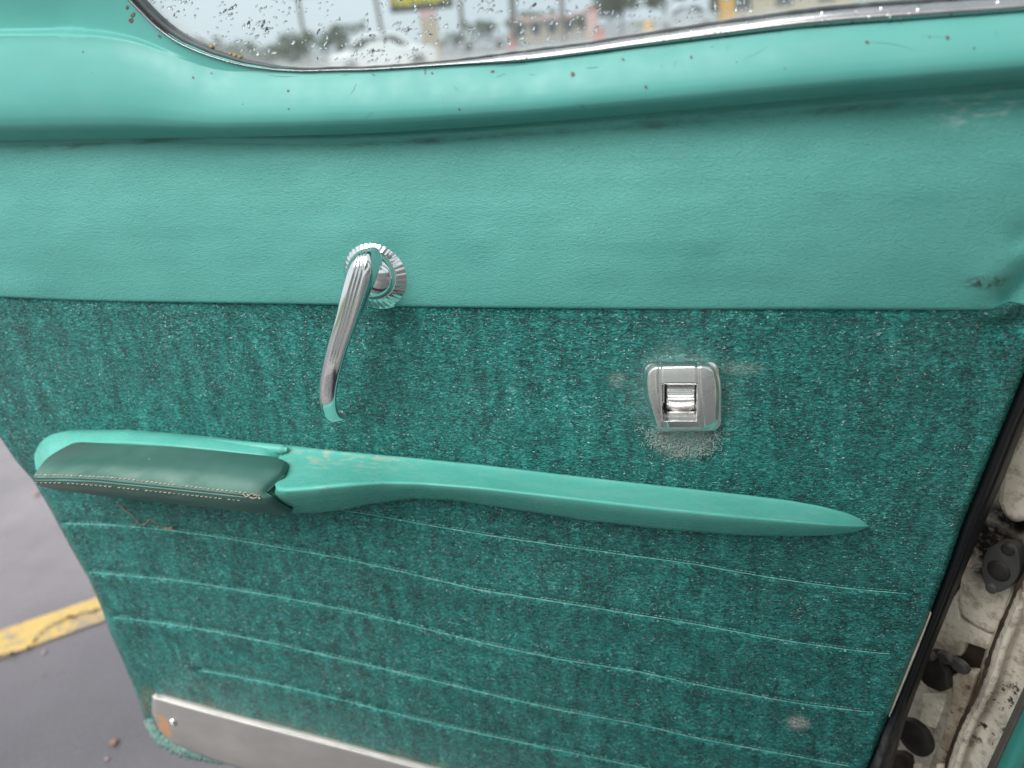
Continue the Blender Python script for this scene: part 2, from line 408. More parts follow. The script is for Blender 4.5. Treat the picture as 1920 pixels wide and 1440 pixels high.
KICK = q.out(c, q.ramp(g, [(0.3, 0.40), (0.7, 0.55)]), 0.5, q.bump(g, 0.08, 0.0006))
KICKRIM_LIT = plain('kick plate metal painted sky-lit', (0.80, 0.77, 0.74), 0.45, 0.35, 90, 0.1)  # lighter copy of the plate metal, sky light on the upturned rim painted in
DARKMETAL = plain('dark oily steel', (0.026, 0.021, 0.017), 0.6, 0.1, 60, 0.6)
GREYMETAL = plain('grey sealed steel', (0.075, 0.07, 0.062), 0.5, 0.1, 70, 0.35)
GREYPLATE = plain('grey rubber plate', (0.055, 0.056, 0.052), 0.55, 0.0, 50, 0.3)
BROWN = plain('rusty brown hollow', (0.050, 0.032, 0.022), 0.7, 0.0, 60, 0.6)
q = NM('black rubber'); f = q.noise(30, detail=4); sx = q.n('SeparateXYZ'); q.put(sx.inputs[0], q.co)
low = q.math('MULTIPLY', q.blob(dl(1672, 1395, -.01), (0.06, 0.08, 0.06), 0.8), q.ramp(q.noise(90, q.map((1, 1, 0.5)), detail=5), [(0.35, 0.0), (0.65, 0.8)]))
RUBBER = q.out(q.mix(low, (0.006, 0.007, 0.009), (0.12, 0.115, 0.115)), q.ramp(f, [(0.3, 0.45), (0.7, 0.65)]), 0, q.bump(q.noise(120, detail=3), 0.15, 0.001), Specular_IOR_Level=0.3)
GASKET = plain('weathered gasket', (0.035, 0.045, 0.05), 0.5, 0.0, 60, 0.4)
CHIP = plain('rust chip', (0.135, 0.085, 0.072), 0.7, 0.0, 200, 0.4)
CHIPD = plain('dark scratch', (0.075, 0.20, 0.185), 0.6, 0.0, 200, 0.4)
DIRTGLUE = plain('old brown glue', (0.30, 0.19, 0.06), 0.5, 0.0, 200, 0.4)

# cream body paint with dirt and rust
BODY = np.array([0.30, 0.0, 0.0])
def bl(x, y, off=0.0): return tuple(Q(x, y, off) - BODY)
q = NM('cream body paint')
f = q.noise(14, detail=6, rough=0.65); g = q.noise(80, detail=6, rough=0.7)
c = q.mix(q.ramp(f, [(0.3, 0.0), (0.7, 1.0)]), (0.80, 0.71, 0.57), (0.90, 0.83, 0.71))
c = q.mix(q.math('MULTIPLY', q.ramp(g, [(0.48, 0.0), (0.66, 1.0)]), 0.62), c, (0.21, 0.13, 0.075))
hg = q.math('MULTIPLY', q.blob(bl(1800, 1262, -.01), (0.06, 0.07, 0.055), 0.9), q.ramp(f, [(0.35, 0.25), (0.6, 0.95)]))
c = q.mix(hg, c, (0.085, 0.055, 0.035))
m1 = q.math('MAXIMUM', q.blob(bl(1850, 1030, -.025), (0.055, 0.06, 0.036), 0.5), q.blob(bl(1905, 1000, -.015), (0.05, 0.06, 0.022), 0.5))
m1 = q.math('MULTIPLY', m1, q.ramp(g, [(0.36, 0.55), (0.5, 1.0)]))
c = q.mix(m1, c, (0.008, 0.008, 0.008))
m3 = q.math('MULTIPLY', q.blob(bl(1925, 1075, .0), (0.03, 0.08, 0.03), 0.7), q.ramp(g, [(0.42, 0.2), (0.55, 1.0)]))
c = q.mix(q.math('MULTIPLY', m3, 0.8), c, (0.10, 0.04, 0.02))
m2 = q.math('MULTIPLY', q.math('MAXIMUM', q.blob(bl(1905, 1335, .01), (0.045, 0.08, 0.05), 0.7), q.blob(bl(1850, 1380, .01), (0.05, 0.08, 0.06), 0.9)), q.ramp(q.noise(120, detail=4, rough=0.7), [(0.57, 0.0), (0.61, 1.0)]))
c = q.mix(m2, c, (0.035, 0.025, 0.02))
CREAM = q.out(c, q.ramp(g, [(0.3, 0.3), (0.7, 0.5)]), 0, q.bump(g, 0.12, 0.001))
q = NM('grimy cream paint'); f = q.noise(30, detail=6, rough=0.7); g = q.noise(110, detail=5, rough=0.7)
c = q.mix(q.ramp(f, [(0.35, 0.0), (0.62, 1.0)]), (0.20, 0.135, 0.08), (0.50, 0.44, 0.35))
c = q.mix(q.ramp(g, [(0.56, 0.0), (0.66, 0.9)]), c, (0.05, 0.03, 0.02))
GRIMY = q.out(c, 0.55, 0, q.bump(g, 0.3, 0.0015))
TEALTRIM = plain('teal sill trim', (0.055, 0.33, 0.275), 0.4, 0.0, 20, 0.15)
TEALDARK = plain('teal carpet', (0.02, 0.13, 0.12), 0.9, 0.0, 120, 0.4)
GREYLIP = plain('grey brown rubber lip', (0.14, 0.12, 0.10), 0.6)

# glass and water
q = NM('window glass')
t = q.t
tr = q.n('BsdfTransparent'); tr.inputs[0].default_value = (0.82, 0.90, 0.91, 1)
gs = q.n('BsdfGlossy'); gs.inputs['Roughness'].default_value = 0.03; gs.inputs['Color'].default_value = (0.9, 0.95, 0.95, 1)
fr = q.n('Fresnel'); fr.inputs[0].default_value = 1.35
m_1 = q.n('MixShader'); t.links.new(fr.outputs[0], m_1.inputs[0]); t.links.new(tr.outputs[0], m_1.inputs[1]); t.links.new(gs.outputs[0], m_1.inputs[2])
df = q.n('BsdfDiffuse'); df.inputs[0].default_value = (0.62, 0.64, 0.62, 1)
at = q.n('Attribute'); at.attribute_name = 'edge'
dn = q.noise(70, q.map((0.6, 1, 1.4)), detail=6, rough=0.7)
em = q.math('ADD', at.outputs['Fac'], q.math('MULTIPLY', q.math('SUBTRACT', dn, 0.5), 0.55))
em = q.ramp(em, [(0.28, 0.10), (0.60, 0.26), (0.9, 0.55)])
m_2 = q.n('MixShader'); t.links.new(em, m_2.inputs[0]); t.links.new(m_1.outputs[0], m_2.inputs[1]); t.links.new(df.outputs[0], m_2.inputs[2])
t.links.new(m_2.outputs[0], t.nodes['Material Output'].inputs[0])
GLASS = q.m
q = NM('water'); WATER = q.out((1, 1, 1), 0.02, 0, None, Transmission_Weight=1.0, IOR=1.33)

# outdoors
q = NM('wet asphalt')
f = q.noise(1.3, detail=6, rough=0.6); g = q.noise(160, detail=4, rough=0.7); h = q.vor(110)
c = q.mix(q.ramp(f, [(0.35, 0.0), (0.68, 1.0)]), (0.086, 0.079, 0.088), (0.140, 0.126, 0.138))
c = q.mix(q.math('MULTIPLY', q.ramp(g, [(0.5, 0.0), (0.72, 1.0)]), 0.5), c, (0.18, 0.165, 0.178))
sky_sheen = q.math('MULTIPLY', q.blob(tuple(G(-30, 880)), (1.5, 1.15, 1.0), 0.55), q.ramp(q.noise(2.2, detail=6, rough=0.65), [(0.3, 0.45), (0.6, 1.0)]))  # paler ground at the left: grazing sky reflection painted into the colour
c = q.mix(q.math('MULTIPLY', sky_sheen, 0.75), c, (0.33, 0.285, 0.30))
spots = q.math('MULTIPLY', q.ramp(q.noise(28, q.map((1, 1.6, 1), rot=(0, 0, .6)), detail=4, rough=0.7), [(0.63, 0.0), (0.68, 1.0)]), q.ramp(f, [(0.45, 0.2), (0.6, 1.0)]))
c = q.mix(q.math('MULTIPLY', spots, 0.6), c, (0.075, 0.066, 0.07))
ASPHALT = q.out(c, q.ramp(q.noise(5, detail=5), [(0.35, 0.20), (0.65, 0.42)]), 0, q.bump(g, 0.30, 0.004, q.bump(h, 0.18, 0.003)), Specular_IOR_Level=0.8)
q = NM('yellow road paint')
f = q.noise(9, detail=6, rough=0.7); g = q.noise(70, detail=5, rough=0.7)
c = q.mix(q.ramp(g, [(0.4, 0.0), (0.7, 1.0)]), (0.60, 0.40, 0.115), (0.66, 0.47, 0.17))
c = q.mix(q.ramp(q.math('ADD', q.math('MULTIPLY', f, 0.6), q.math('MULTIPLY', g, 0.4)), [(0.49, 0.0), (0.57, 0.85)]), c, (0.27, 0.23, 0.20))
YELLOW = q.out(c, 0.5, 0, q.bump(g, 0.4, 0.003))
CRACK = plain('crack in asphalt', (0.02, 0.018, 0.017), 0.9, 0.0, 80, 0.4)
STONE = plain('pinkish stone', (0.36, 0.28, 0.26), 0.7, 0.0, 60, 0.4)
STONE2 = plain('brown stone', (0.26, 0.17, 0.12), 0.7, 0.0, 60, 0.4)
q = NM('lawn grass'); f = q.noise(3, detail=6)
LAWN = q.out(q.mix(f, (0.06, 0.10, 0.02), (0.13, 0.19, 0.05)), 0.9)
q = NM('tree leaves'); f = q.noise(1.2, detail=4)
LEAVES = q.out(q.mix(q.ramp(f, [(0.3, 0.0), (0.7, 1.0)]), (0.035, 0.065, 0.032), (0.085, 0.13, 0.06)), 0.7)
BARK = plain('tree bark', (0.09, 0.07, 0.05), 0.9)
CARWHITE = plain('white car paint', (0.78, 0.78, 0.77), 0.3, 0, 3, 0.04)
CARSILVER = plain('silver car paint', (0.45, 0.47, 0.5), 0.3, 0.2, 3, 0.05)
CARGLASS = plain('dark car glass', (0.03, 0.04, 0.045), 0.1, 0, 3, 0.1)
TYRE = plain('tyre rubber', (0.02, 0.02, 0.02), 0.8)
POLE = plain('weathered wood pole', (0.13, 0.12, 0.11), 0.9)
BEIGE = plain('beige stucco', (0.48, 0.40, 0.30), 0.9, 0, 4, 0.12)
REDTRIM = plain('red fascia', (0.50, 0.10, 0.08), 0.6)
PINK = plain('pale pink panel', (0.62, 0.42, 0.40), 0.6)
SIGNDARK = plain('black sign face', (0.02, 0.03, 0.03), 0.5)
SIGNYEL = plain('yellow sign letters', (0.72, 0.62, 0.06), 0.6, 0, 6, 0.3)
ORANGE = plain('orange yellow paint', (0.68, 0.36, 0.07), 0.6)
WINGLASS = plain('shop window', (0.08, 0.09, 0.10), 0.15)
WIRE = plain('power cable', (0.03, 0.03, 0.03), 0.6)

# ================================================================== ground
S = 1400.0
V = [(-S, -S, 0), (S, -S, 0), (S, S, 0), (-S, S, 0)]
kind(mesh('asphalt', V, [(0, 1, 2, 3)], ASPHALT, None, False), 'structure', 'wet grey parking lot asphalt')
# yellow line: an uneven sheet of paint
A0, A1 = G(-1400, 1663), G(760, 925); B0, B1 = G(-1400, 1747), G(760, 960)
n = 200; tt = np.linspace(0, 1, n)[:, None]
ea = A0 + (A1 - A0) * tt; eb = B0 + (B1 - B0) * tt
ea[:, :2] += RNG.normal(0, 0.0010, (n, 2)); eb[:, :2] += RNG.normal(0, 0.0010, (n, 2))
ws = np.linspace(0, 1, 5)
grid = ea[:, None, :] * (1 - ws)[None, :, None] + eb[:, None, :] * ws[None, :, None]; grid[..., 2] = 0.004
o = mesh('parking_line', grid.reshape(-1, 3), grid_quads(n, 5), YELLOW, None, False)
kind(o, 'structure', 'worn yellow painted parking line with a crack through it')
cp = resample([(-60, 1262, 0), (0, 1234, 0), (40, 1228, 0), (62, 1212, 0), (78, 1192, 0), (100, 1178, 0), (125, 1166, 0), (140, 1158, 0), (165, 1153, 0), (195, 1145, 0), (240, 1128, 0)], 60)
cg = G(cp[:, 0] + RNG.normal(0, 1.2, 60), cp[:, 1] + RNG.normal(0, 1.6, 60)); cw = 0.0022 + 0.0016 * np.abs(RNG.normal(0, 1, 60))
nn = np.array([0.5, 0.86, 0]) 
VV = np.stack([cg + nn * cw[:, None], cg - nn * cw[:, None]], 1); VV[..., 2] = 0.0085
kind(mesh('asphalt_crack', VV.reshape(-1, 3), grid_quads(60, 2), CRACK, None, False), 'structure', 'dark crack running through the yellow line')
def pebble(px, r, mat, label):
    p = G(*px); bm = bmesh.new(); bmesh.ops.create_icosphere(bm, subdivisions=2, radius=1.0)
    rr = random.Random(px[0])
    ax = [r * rr.uniform(0.8, 1.25), r * rr.uniform(0.8, 1.2), r * rr.uniform(0.6, 0.9)]
    for v in bm.verts:
        k = 1 + 0.16 * math.sin(3 * v.co.x + px[0]) + 0.12 * math.cos(4 * v.co.y + 2 * v.co.z)
        v.co = Vector((v.co.x * ax[0] * k, v.co.y * ax[1] * k, v.co.z * ax[2] * k + ax[2] * 0.7))
    me = bpy.data.meshes.new('pebble'); bm.to_mesh(me); bm.free()
    tag(link('pebble', me, mat, None, True, loc=tuple(float(v) for v in p)), label, 'pebble', 'pebbles lying on the asphalt')
pebble((214, 1394), 0.0085, STONE2, 'brown pebble on the asphalt left of the metal kick plate, largest of the pebbles')
pebble((201, 1424), 0.0048, STONE, 'small pale pebble on the asphalt near the bottom edge, below the brown pebble')
pebble((84, 1224), 0.0052, STONE, 'small pinkish pebble just below the yellow parking line')
pebble((68, 928), 0.009, STONE, 'pinkish pebble on the asphalt beside the armrest pad, farthest of the pebbles')

# ================================================================== the door
door = thing('car_door_assembly', 'open turquoise vintage car door, inner side with vinyl, brocade and long armrest', 'car door', DOOR)

O_PTS = [(100, -200), (160, -128), (190, -80), (215, -32), (238, 0), (262, 25), (290, 52), (330, 80), (380, 102), (440, 120), (500, 130), (560, 134), (640, 132.5), (700, 131), (850, 123), (975, 118), (1100, 103), (1200, 90), (1500, 54), (1720, 38), (1920, 23), (2200, 1)]
I_PTS = [(128, -205), (187, -136), (216, -88), (241, -40), (262, -8), (281, 12), (306, 38), (343, 67), (391, 91), (449, 111), (506, 124), (562, 130), (640, 128.5), (700, 127), (850, 115), (975, 99), (1100, 83), (1200, 67), (1500, 24), (1720, 5), (1920, -8), (2200, -28)]
NW = 420
OP = resample(O_PTS, NW); IP = resample(I_PTS, NW)
ytop = cu(O_PTS, 6)
ybot = cu([(-400, 266), (0, 265), (120, 262.5), (300, 259), (500, 256), (700, 250), (900, 238), (1100, 222), (1300, 205), (1500, 187), (1700, 170), (1920, 152), (2200, 128)], 60)
yledge = cu([(-400, 67), (0, 65), (130, 63), (200, 68), (260, 80), (330, 108), (400, 131), (500, 142)], 25)
gprof = cu([(-.1, .0205), (0, .0225), (.2, .0285), (.4, .0330), (.58, .0360), (.72, .0370), (.84, .0352), (.92, .0305), (.97, .022), (1, .013), (1.1, -.008)], .07)
def moulding_off(x, y):
    yt = ytop(x); yr = np.where(x < 560, np.maximum(yt, yledge(x) * (1 - sst(420, 560, x)) + yt * sst(420, 560, x)), yt); yb = ybot(x)
    t = np.clip((y - yr) / (yb - yr), 0, 1)
    off = gprof(t)
    above = y < yr
    A = 1 - sst(110, 370, x)
    d = np.maximum(yr - y, 0)
    pil = 0.007 + 0.013 * sst(0, 190, d)                    # the pillar leans in above the ledge
    edge = sst(0, 9, d)
    rec = np.where(above, (0.0237 + 0.0005 * np.exp(-d / 4)) * (1 - edge) + pil * edge, off)
    rec = np.where(above, rec, off + .0012 * np.exp(-np.maximum(y - yr, 0) / 14))
    flat = np.where(above, 0.0225, off)
    return flat * (1 - A) + rec * A + 0.0004 * vnoise(x / 70, y / 40, 3)
xs = np.unique(np.concatenate([np.linspace(-260, 160, 70), np.linspace(160, 640, 200), np.linspace(640, 2180, 160)]))
vs = np.concatenate([np.linspace(0, 0.75, 80), np.linspace(0.76, 1, 40)])
X = np.repeat(xs[:, None], len(vs), 1); yt = np.maximum(ytop(X), -190)
Y = yt + (ybot(X) - yt) * vs[None, :]
sheet('garnish_moulding', X, Y, moulding_off(X, Y), PAINT, door, back=0.02)

# chrome strip along the window and its gasket
w = np.linspace(0, 1, 13)[None, :]
IPF = IP; _k = (.36 + .64 * sst(430, 640, OP[:, 0]))[:, None]; IP = OP + (IPF - OP) * _k
tx = OP[:, 0:1] * (1 - w) + IP[:, 0:1] * w; ty = OP[:, 1:2] * (1 - w) + IP[:, 1:2] * w
toff = 0.0190 + 0.0085 * np.sin(np.pi * np.clip(w * 0.9 + 0.06, 0, 1)) ** .8 - 0.010 * w ** 2 + 0 * tx
sheet('window_trim', tx, ty, toff, TRIM, door, back=0.012)
gp = P(IP[:, 0] + (IPF - IP)[:, 0] * .45 + 0.5, IP[:, 1] + (IPF - IP)[:, 1] * .45 - 1.2, 0.0085)
gp[:, 2] += 0.0006 * vnoise(np.arange(NW) / 4.0, np.zeros(NW), 5)
gr = np.interp(IP[:, 0], [100, 300, 480, 560, 900, 1500, 2200], [.0056, .0050, .0032, .0011, .0011, .0019, .002])
tube('window_gasket', gp, gr, GASKET, door, 8)
bag = Bag()
for (x0, y0, x1, y1) in [(393, 91, 402, 88), (428, 105, 436, 103), (436, 106, 445, 107), (446, 109, 456, 110)]:
    pts = resample([P(x0, y0, .008), P((x0 + x1) / 2, (y0 + y1) / 2 - 2, .010), P(x1, y1, .008)], 6)
    bag.add(*tube_data(pts, np.array([.0005, .0016, .0013, .0019, .0014, .0004]), 7))
kind(bag.build('dried_glue', DIRTGLUE, door, True), 'stuff')

# the pane: 4 mm glass behind the trim
xs = np.linspace(120, 2180, 240); vs = np.linspace(0, 1, 60) ** 0.8
ylow = cu(I_PTS, 4)
X = np.repeat(xs[:, None], len(vs), 1); yb_ = ylow(X) + 5; Y = -230 + (yb_ + 230) * vs[None, :]
ed = np.clip(1 - (yb_ - Y) / 52.0, 0, 1) ** 1.0
pane = sheet('window_glass', X, Y, np.full_like(X, 0.001), GLASS, door, back=None, attr={'edge': ed})
# rain drops on its outer side
bag = Bag(); yv = cu(I_PTS, 4)
cnt = 0
while cnt < 1250:
    x = random.uniform(255, 1900); y = random.uniform(-110, 118)
    if y > float(yv(x)) - 4: continue
    dens = 0.55 + 0.45 * math.sin(x / 47.0) * math.sin(x / 23.0 + y / 30)
    if random.random() > dens: continue
    cnt += 1
    big = random.random() ** 3
    L = 1.6 + 6.0 * big + random.random() * 1.8; W = 1.0 + 1.2 * random.random() + 0.9 * big
    ang = math.radians(random.gauss(48, 26))
    ca, sa = math.cos(ang), -math.sin(ang); K = 9; ring = []
    for r, dz in ((1.0, 0.0), (0.72, 0.62), (0.36, 0.93)):
        for k in range(K):
            a = 2 * math.pi * k / K; e = r * (1 + 0.18 * math.sin(2 * a + cnt) + 0.12 * math.cos(3 * a + 2 * cnt))
            u, v_ = L * math.cos(a) * e, W * math.sin(a) * e * (1 + 0.35 * math.cos(a))
            ring.append((x + u * ca - v_ * sa, y + u * sa + v_ * ca, -0.0014 - dz * W * 0.00042))
    ring.append((x, y, -0.0014 - W * 0.00043)); rg = np.array(ring)
    fs = [(i * K + k, i * K + (k + 1) % K, (i + 1) * K + (k + 1) % K, (i + 1) * K + k) for i in range(2) for k in range(K)]
    fs += [(2 * K + k, 2 * K + (k + 1) % K, 3 * K) for k in range(K)] + [tuple(range(K - 1, -1, -1))]
    bag.add(P(rg[:, 0], rg[:, 1], rg[:, 2]), fs)
kind(bag.build('rain_drops', WATER, door, True), 'stuff', 'rain drops on the outside of the window glass')
# beads of water on the chrome strip
bag = Bag()
for k in range(26):
    i = random.randrange(250, NW - 25); f_ = random.uniform(.12, .85); j = f_ * 12
    px = OP[i] * (1 - f_) + IP[i] * f_; of = float(np.interp(f_, w[0], toff[i])); r = random.choice([.0005, .0006, .0008, .0011])
    c0 = P(px[0], px[1], of); a = np.linspace(0, 2 * math.pi, 8, endpoint=False); rings = []
    for h_, rr in ((-.2, 1.0), (.35, .85), (.62, .5)):
        rings.append(c0 + np.stack([np.cos(a) * r * rr, np.full(8, -h_ * r), np.sin(a) * r * rr], -1))
    bag.add(*loft_data(rings))
kind(bag.build('water_beads', WATER, door, True), 'stuff')

# paint chips and scratches on the moulding
bag = Bag(); bag2 = Bag()
def fleck(b, x, y, rx, ry, rot=0.0, K=11, of=None):
    a = np.linspace(0, 2 * math.pi, K, endpoint=False); e = 1 + RNG.normal(0, .12, K)
    u, v_ = rx * np.cos(a) * e, ry * np.sin(a) * e
    xx = np.r_[x, x + u * math.cos(rot) - v_ * math.sin(rot)]; yy = np.r_[y, y + u * math.sin(rot) + v_ * math.cos(rot)]
    o_ = moulding_off(xx, yy) if of is None else of(xx, yy)
    b.add(P(xx, yy, o_ + 0.00045), [(0, 1 + k, 1 + (k + 1) % K) for k in range(K)])
for x, y, rx, ry in [(1073.5, 139, 5, 5), (1296, 107, 3.6, 2.4), (1168, 111, 4, 1.8), (923, 134, 5.5, 2.8), (1777, 70, 4.2, 4.6), (1626, 79, 4.6, 3), (1827, 90, 2, 2.4), (245, 38, 6, 5), (249, 28, 6, 4), (299, 68, 4.5, 2.6), (1211, 163, 2.6, 4), (540, 170, 2.4, 2.6), (861, 205, 2, 2.4), (541, 204, 1.6, 2), (396, 137, 2, 1.4), (155, 97, 1.4, 1.4), (1743, 69, 2, 2), (1335, 87, 1.6, 1.3), (797, 134, 7, 1.4), (810, 137, 2, 3), (700, 140, 5, 1), (362, 145, 2.5, 2), (284, 35, 2, 2), (238, 14, 2.5, 5)]:
    fleck(bag, x, y, rx * .85, ry * .85, random.uniform(0, 3))
kind(bag.build('paint_chips', CHIP, door, False), 'stuff')
def scratch(x0, y0, x1, y1, wd=0.8, bow=0.0):
    wd *= .42
    n_ = 12; t_ = np.linspace(0, 1, n_); dx, dy = x1 - x0, y1 - y0; l = math.hypot(dx, dy); nx, ny = -dy / l, dx / l
    b_ = bow * np.sin(np.pi * t_) + RNG.normal(0, .25, n_); cx = x0 + dx * t_ + nx * b_; cy = y0 + dy * t_ + ny * b_; ww = wd * np.sin(np.pi * np.clip(t_, .04, .96)) ** .5
    xx = np.concatenate([cx + nx * ww, cx - nx * ww]); yy = np.concatenate([cy + ny * ww, cy - ny * ww])
    bag2.add(P(xx, yy, moulding_off(xx, yy) + .0004), [(i, i + 1, n_ + i + 1, n_ + i) for i in range(n_ - 1)])
for a in [(316, 66, 385, 102, 1.0, 3), (320, 78, 372, 98, .8, 1), (500, 140, 560, 142, .8, 2), (1097, 127, 1122, 126, .8), (990, 139, 1004, 140, .7), (655, 178, 668, 155, .7, 2), (850, 160, 858, 169, .7), (1078, 192, 1105, 213, .8, -2), (1087, 188, 1098, 205, .6), (1364, 85, 1364, 95, .8), (1500, 79, 1500, 74, .6), (1630, 79, 1715, 93, .7, -4), (1868, 57, 1869, 70, .9), (930, 145, 948, 137, .7), (683, 224, 700, 208, .6), (525, 132, 545, 134, .6), (930, 125, 990, 120, .8), (1130, 100, 1150, 98, .9), (1395, 110, 1440, 86, .5, 2), (640, 141, 652, 140, .6), (565, 138, 600, 137, .7), (1238, 120, 1243, 127, .8), (1262, 130, 1268, 112, .5), (1785, 71, 1730, 66, .4)]:
    scratch(*a)
kind(bag2.build('scratches', CHIPD, door, False), 'stuff')

# vinyl upper panel
SEAM_PTS = [(-600, 545), (-300, 550), (0, 557), (100, 562), (200, 565), (400, 568), (600, 571), (760, 575), (900, 577), (1100, 579), (1300, 580), (1500, 580), (1700, 581), (1800, 582), (1850, 582), (1872, 580), (1920, 573), (2050, 556)]
yseam = cu(SEAM_PTS, 10)
def segdist(x, y, a, b):
    ax, ay = a; bx, by = b; dx, dy = bx - ax, by - ay; t = np.clip(((x - ax) * dx + (y - ay) * dy) / (dx * dx + dy * dy), 0, 1)
    return np.hypot(x - ax - t * dx, y - ay - t * dy)
def vinyl_off(x, y):
    yb = yseam(x); ya = ybot(x); t = np.clip((y - ya) / (yb - ya), -.1, 1)
    o_ = .004 + .0075 * np.sin(np.pi * np.clip(t, 0, 1)) ** .7
    dl_ = y - ya - np.interp(x, [0, 300, 600, 1000, 1920], [9, 3, 17, 18, 26])
    o_ -= .0007 * np.exp(-(dl_ / 3.5) ** 2); o_ += .0012 * np.exp(-((dl_ + 9) / 6) ** 2)
    o_ += .0024 * vnoise(x / 170, y / 110, 11) + .0012 * vnoise(x / 60, y / 50, 12) + .0005 * vnoise(x / 420, y / 30, 13)
    o_ -= .012 * np.exp(-(segdist(x, y, (2010, 440), (1888, 560)) / 24) ** 2)
    o_ += .0022 * np.exp(-(segdist(x, y, (2020, 380), (1850, 530)) / 34) ** 2)
    o_ -= .004 * np.exp(-(segdist(x, y, (2000, 400), (1915, 450)) / 26) ** 2)
    o_ -= .0032 * np.exp(-(np.hypot(x - 707, y - 507) / 72) ** 4)
    return o_
xs = np.linspace(-560, 2040, 520); vs = np.linspace(-0.03, 1, 130)
X = np.repeat(xs[:, None], len(vs), 1); yb_ = yseam(X); ya_ = ybot(X); Y = ya_ + (yb_ - ya_) * vs[None, :]
Y[:, -1] += 0.35 * np.sin(xs / 3.6)
OF = vinyl_off(X, Y); OF[:, -1] -= .0012
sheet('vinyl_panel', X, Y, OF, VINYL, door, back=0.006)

# brocade lower panel with quilted lines
xl = cu([(540, -640), (600, -420), (680, -220), (760, -80), (800, -25), (827, 0), (870, 30), (905, 62), (960, 95), (1025, 130), (1085, 165), (1140, 190), (1185, 205), (1240, 230), (1300, 255), (1330, 265), (1352, 272), (1370, 283), (1385, 298), (1400, 324), (1415, 360), (1425, 395), (1440, 450), (1500, 620), (1580, 900)], 4)
xr = cu([(480, 2010), (573, 1962), (640, 1940), (700, 1920), (760, 1896), (830, 1867), (911, 1834), (978, 1806), (1067, 1776), (1164, 1739), (1231, 1711), (1333, 1671), (1440, 1627), (1580, 1570)], 14)
QL = [[(60, 977), (115, 980), (240, 984), (320, 992), (430, 1008), (520, 945), (640, 957), (760, 977), (900, 1000), (1100, 1032), (1300, 1057), (1500, 1089), (1600, 1103), (1700, 1112)],
      [(165, 1071), (230, 1076), (320, 1082), (480, 1104), (620, 1123), (760, 1124), (900, 1105), (1100, 1136), (1300, 1166), (1500, 1205), (1665, 1224)]]
L1 = [(110, 980), (180, 981), (240, 984), (320, 992), (400, 1003), (520, 1021), (640, 1040), (760, 1062), (900, 1087)]
QL = [
    [(600, 951), (640, 955), (700, 964), (780, 979), (900, 1000), (1100, 1029), (1300, 1056), (1400, 1074), (1500, 1090), (1600, 1103), (1700, 1112)],
    [(112, 980), (180, 981), (250, 986), (330, 994), (420, 1007), (520, 1024), (640, 1045), (760, 1072), (900, 1105), (1050, 1128), (1200, 1152), (1300, 1168), (1400, 1187), (1500, 1204), (1600, 1218), (1668, 1225)],
    [(165, 1070), (220, 1076), (330, 1086), (430, 1102), (520, 1117), (640, 1140), (760, 1168), (900, 1203), (1050, 1235), (1200, 1258), (1300, 1281), (1400, 1300), (1500, 1318), (1630, 1334)],
    [(208, 1155), (300, 1166), (400, 1182), (520, 1206), (640, 1234), (760, 1262), (900, 1296), (1050, 1330), (1200, 1357), (1300, 1381), (1400, 1400), (1500, 1418), (1592, 1435)],
    [(370, 1255), (440, 1266), (560, 1291), (700, 1326), (820, 1356), (900, 1374), (1000, 1395), (1100, 1416), (1200, 1437), (1350, 1466), (1550, 1500)],
]
qf = [(np.array(p_)[:, 0].min(), np.array(p_)[:, 0].max(), cu(p_, 16)) for p_ in QL]
lines_all = sorted(range(5), key=lambda k: k)
def fabric_off(x, y):
    o_ = 0.0005 + .0016 * vnoise(x / 90, y / 70, 21) + .0012 * vnoise(x / 34, y / 30, 22)
    for x0, x1, f_ in qf:
        d = y - f_(x); on = sst(x0 - 12, x0 + 6, x) * (1 - sst(x1 - 4, x1 + 14, x))
        o_ = o_ - on * (.0032 * np.exp(-(d / 4.2) ** 2) - .0013 * np.exp(-((d - 13) / 11) ** 2) - .0010 * np.exp(-((d + 16) / 12) ** 2))
    o_ += .0012 * np.exp(-((y - yseam(x) - 14) / 12) ** 2)
    e = np.minimum(x - xl(y), xr(y) - x)
    o_ -= .012 * (1 - np.sqrt(np.clip(1 - (1 - np.clip(e / 16, 0, 1)) ** 2, 0, 1)))
    o_ -= .006 * np.exp(-(segdist(x, y, (2000, 560), (1870, 622)) / 22) ** 2)
    o_ += .002 * np.exp(-(segdist(x, y, (1990, 545), (1840, 592)) / 14) ** 2)
    o_ -= .0016 * np.exp(-(np.hypot(x - 1280, y - 742) / 88) ** 4)
    return o_
nu, nv = 560, 420
u = np.linspace(0, 1, nu)[:, None]; y0 = 566 + (1570 - 566) * np.linspace(0, 1, nv)[None, :] + 0 * u
x_l, x_r = xl(y0), xr(y0)
X = x_l + (x_r - x_l) * u
Y = y0 + (yseam(X) - 570) * (1 - np.linspace(0, 1, nv)[None, :]) ** 2
rag = sst(1355, 1375, Y) * (1 - sst(30, 60, X - xl(Y))) * (X < 520)
X = X - rag * 5 * (vnoise(Y / 5.0, X * 0 + .5, 8) + .2)
sheet('brocade_panel', X, Y, fabric_off(X, Y), FABRIC, door, back=0.008)
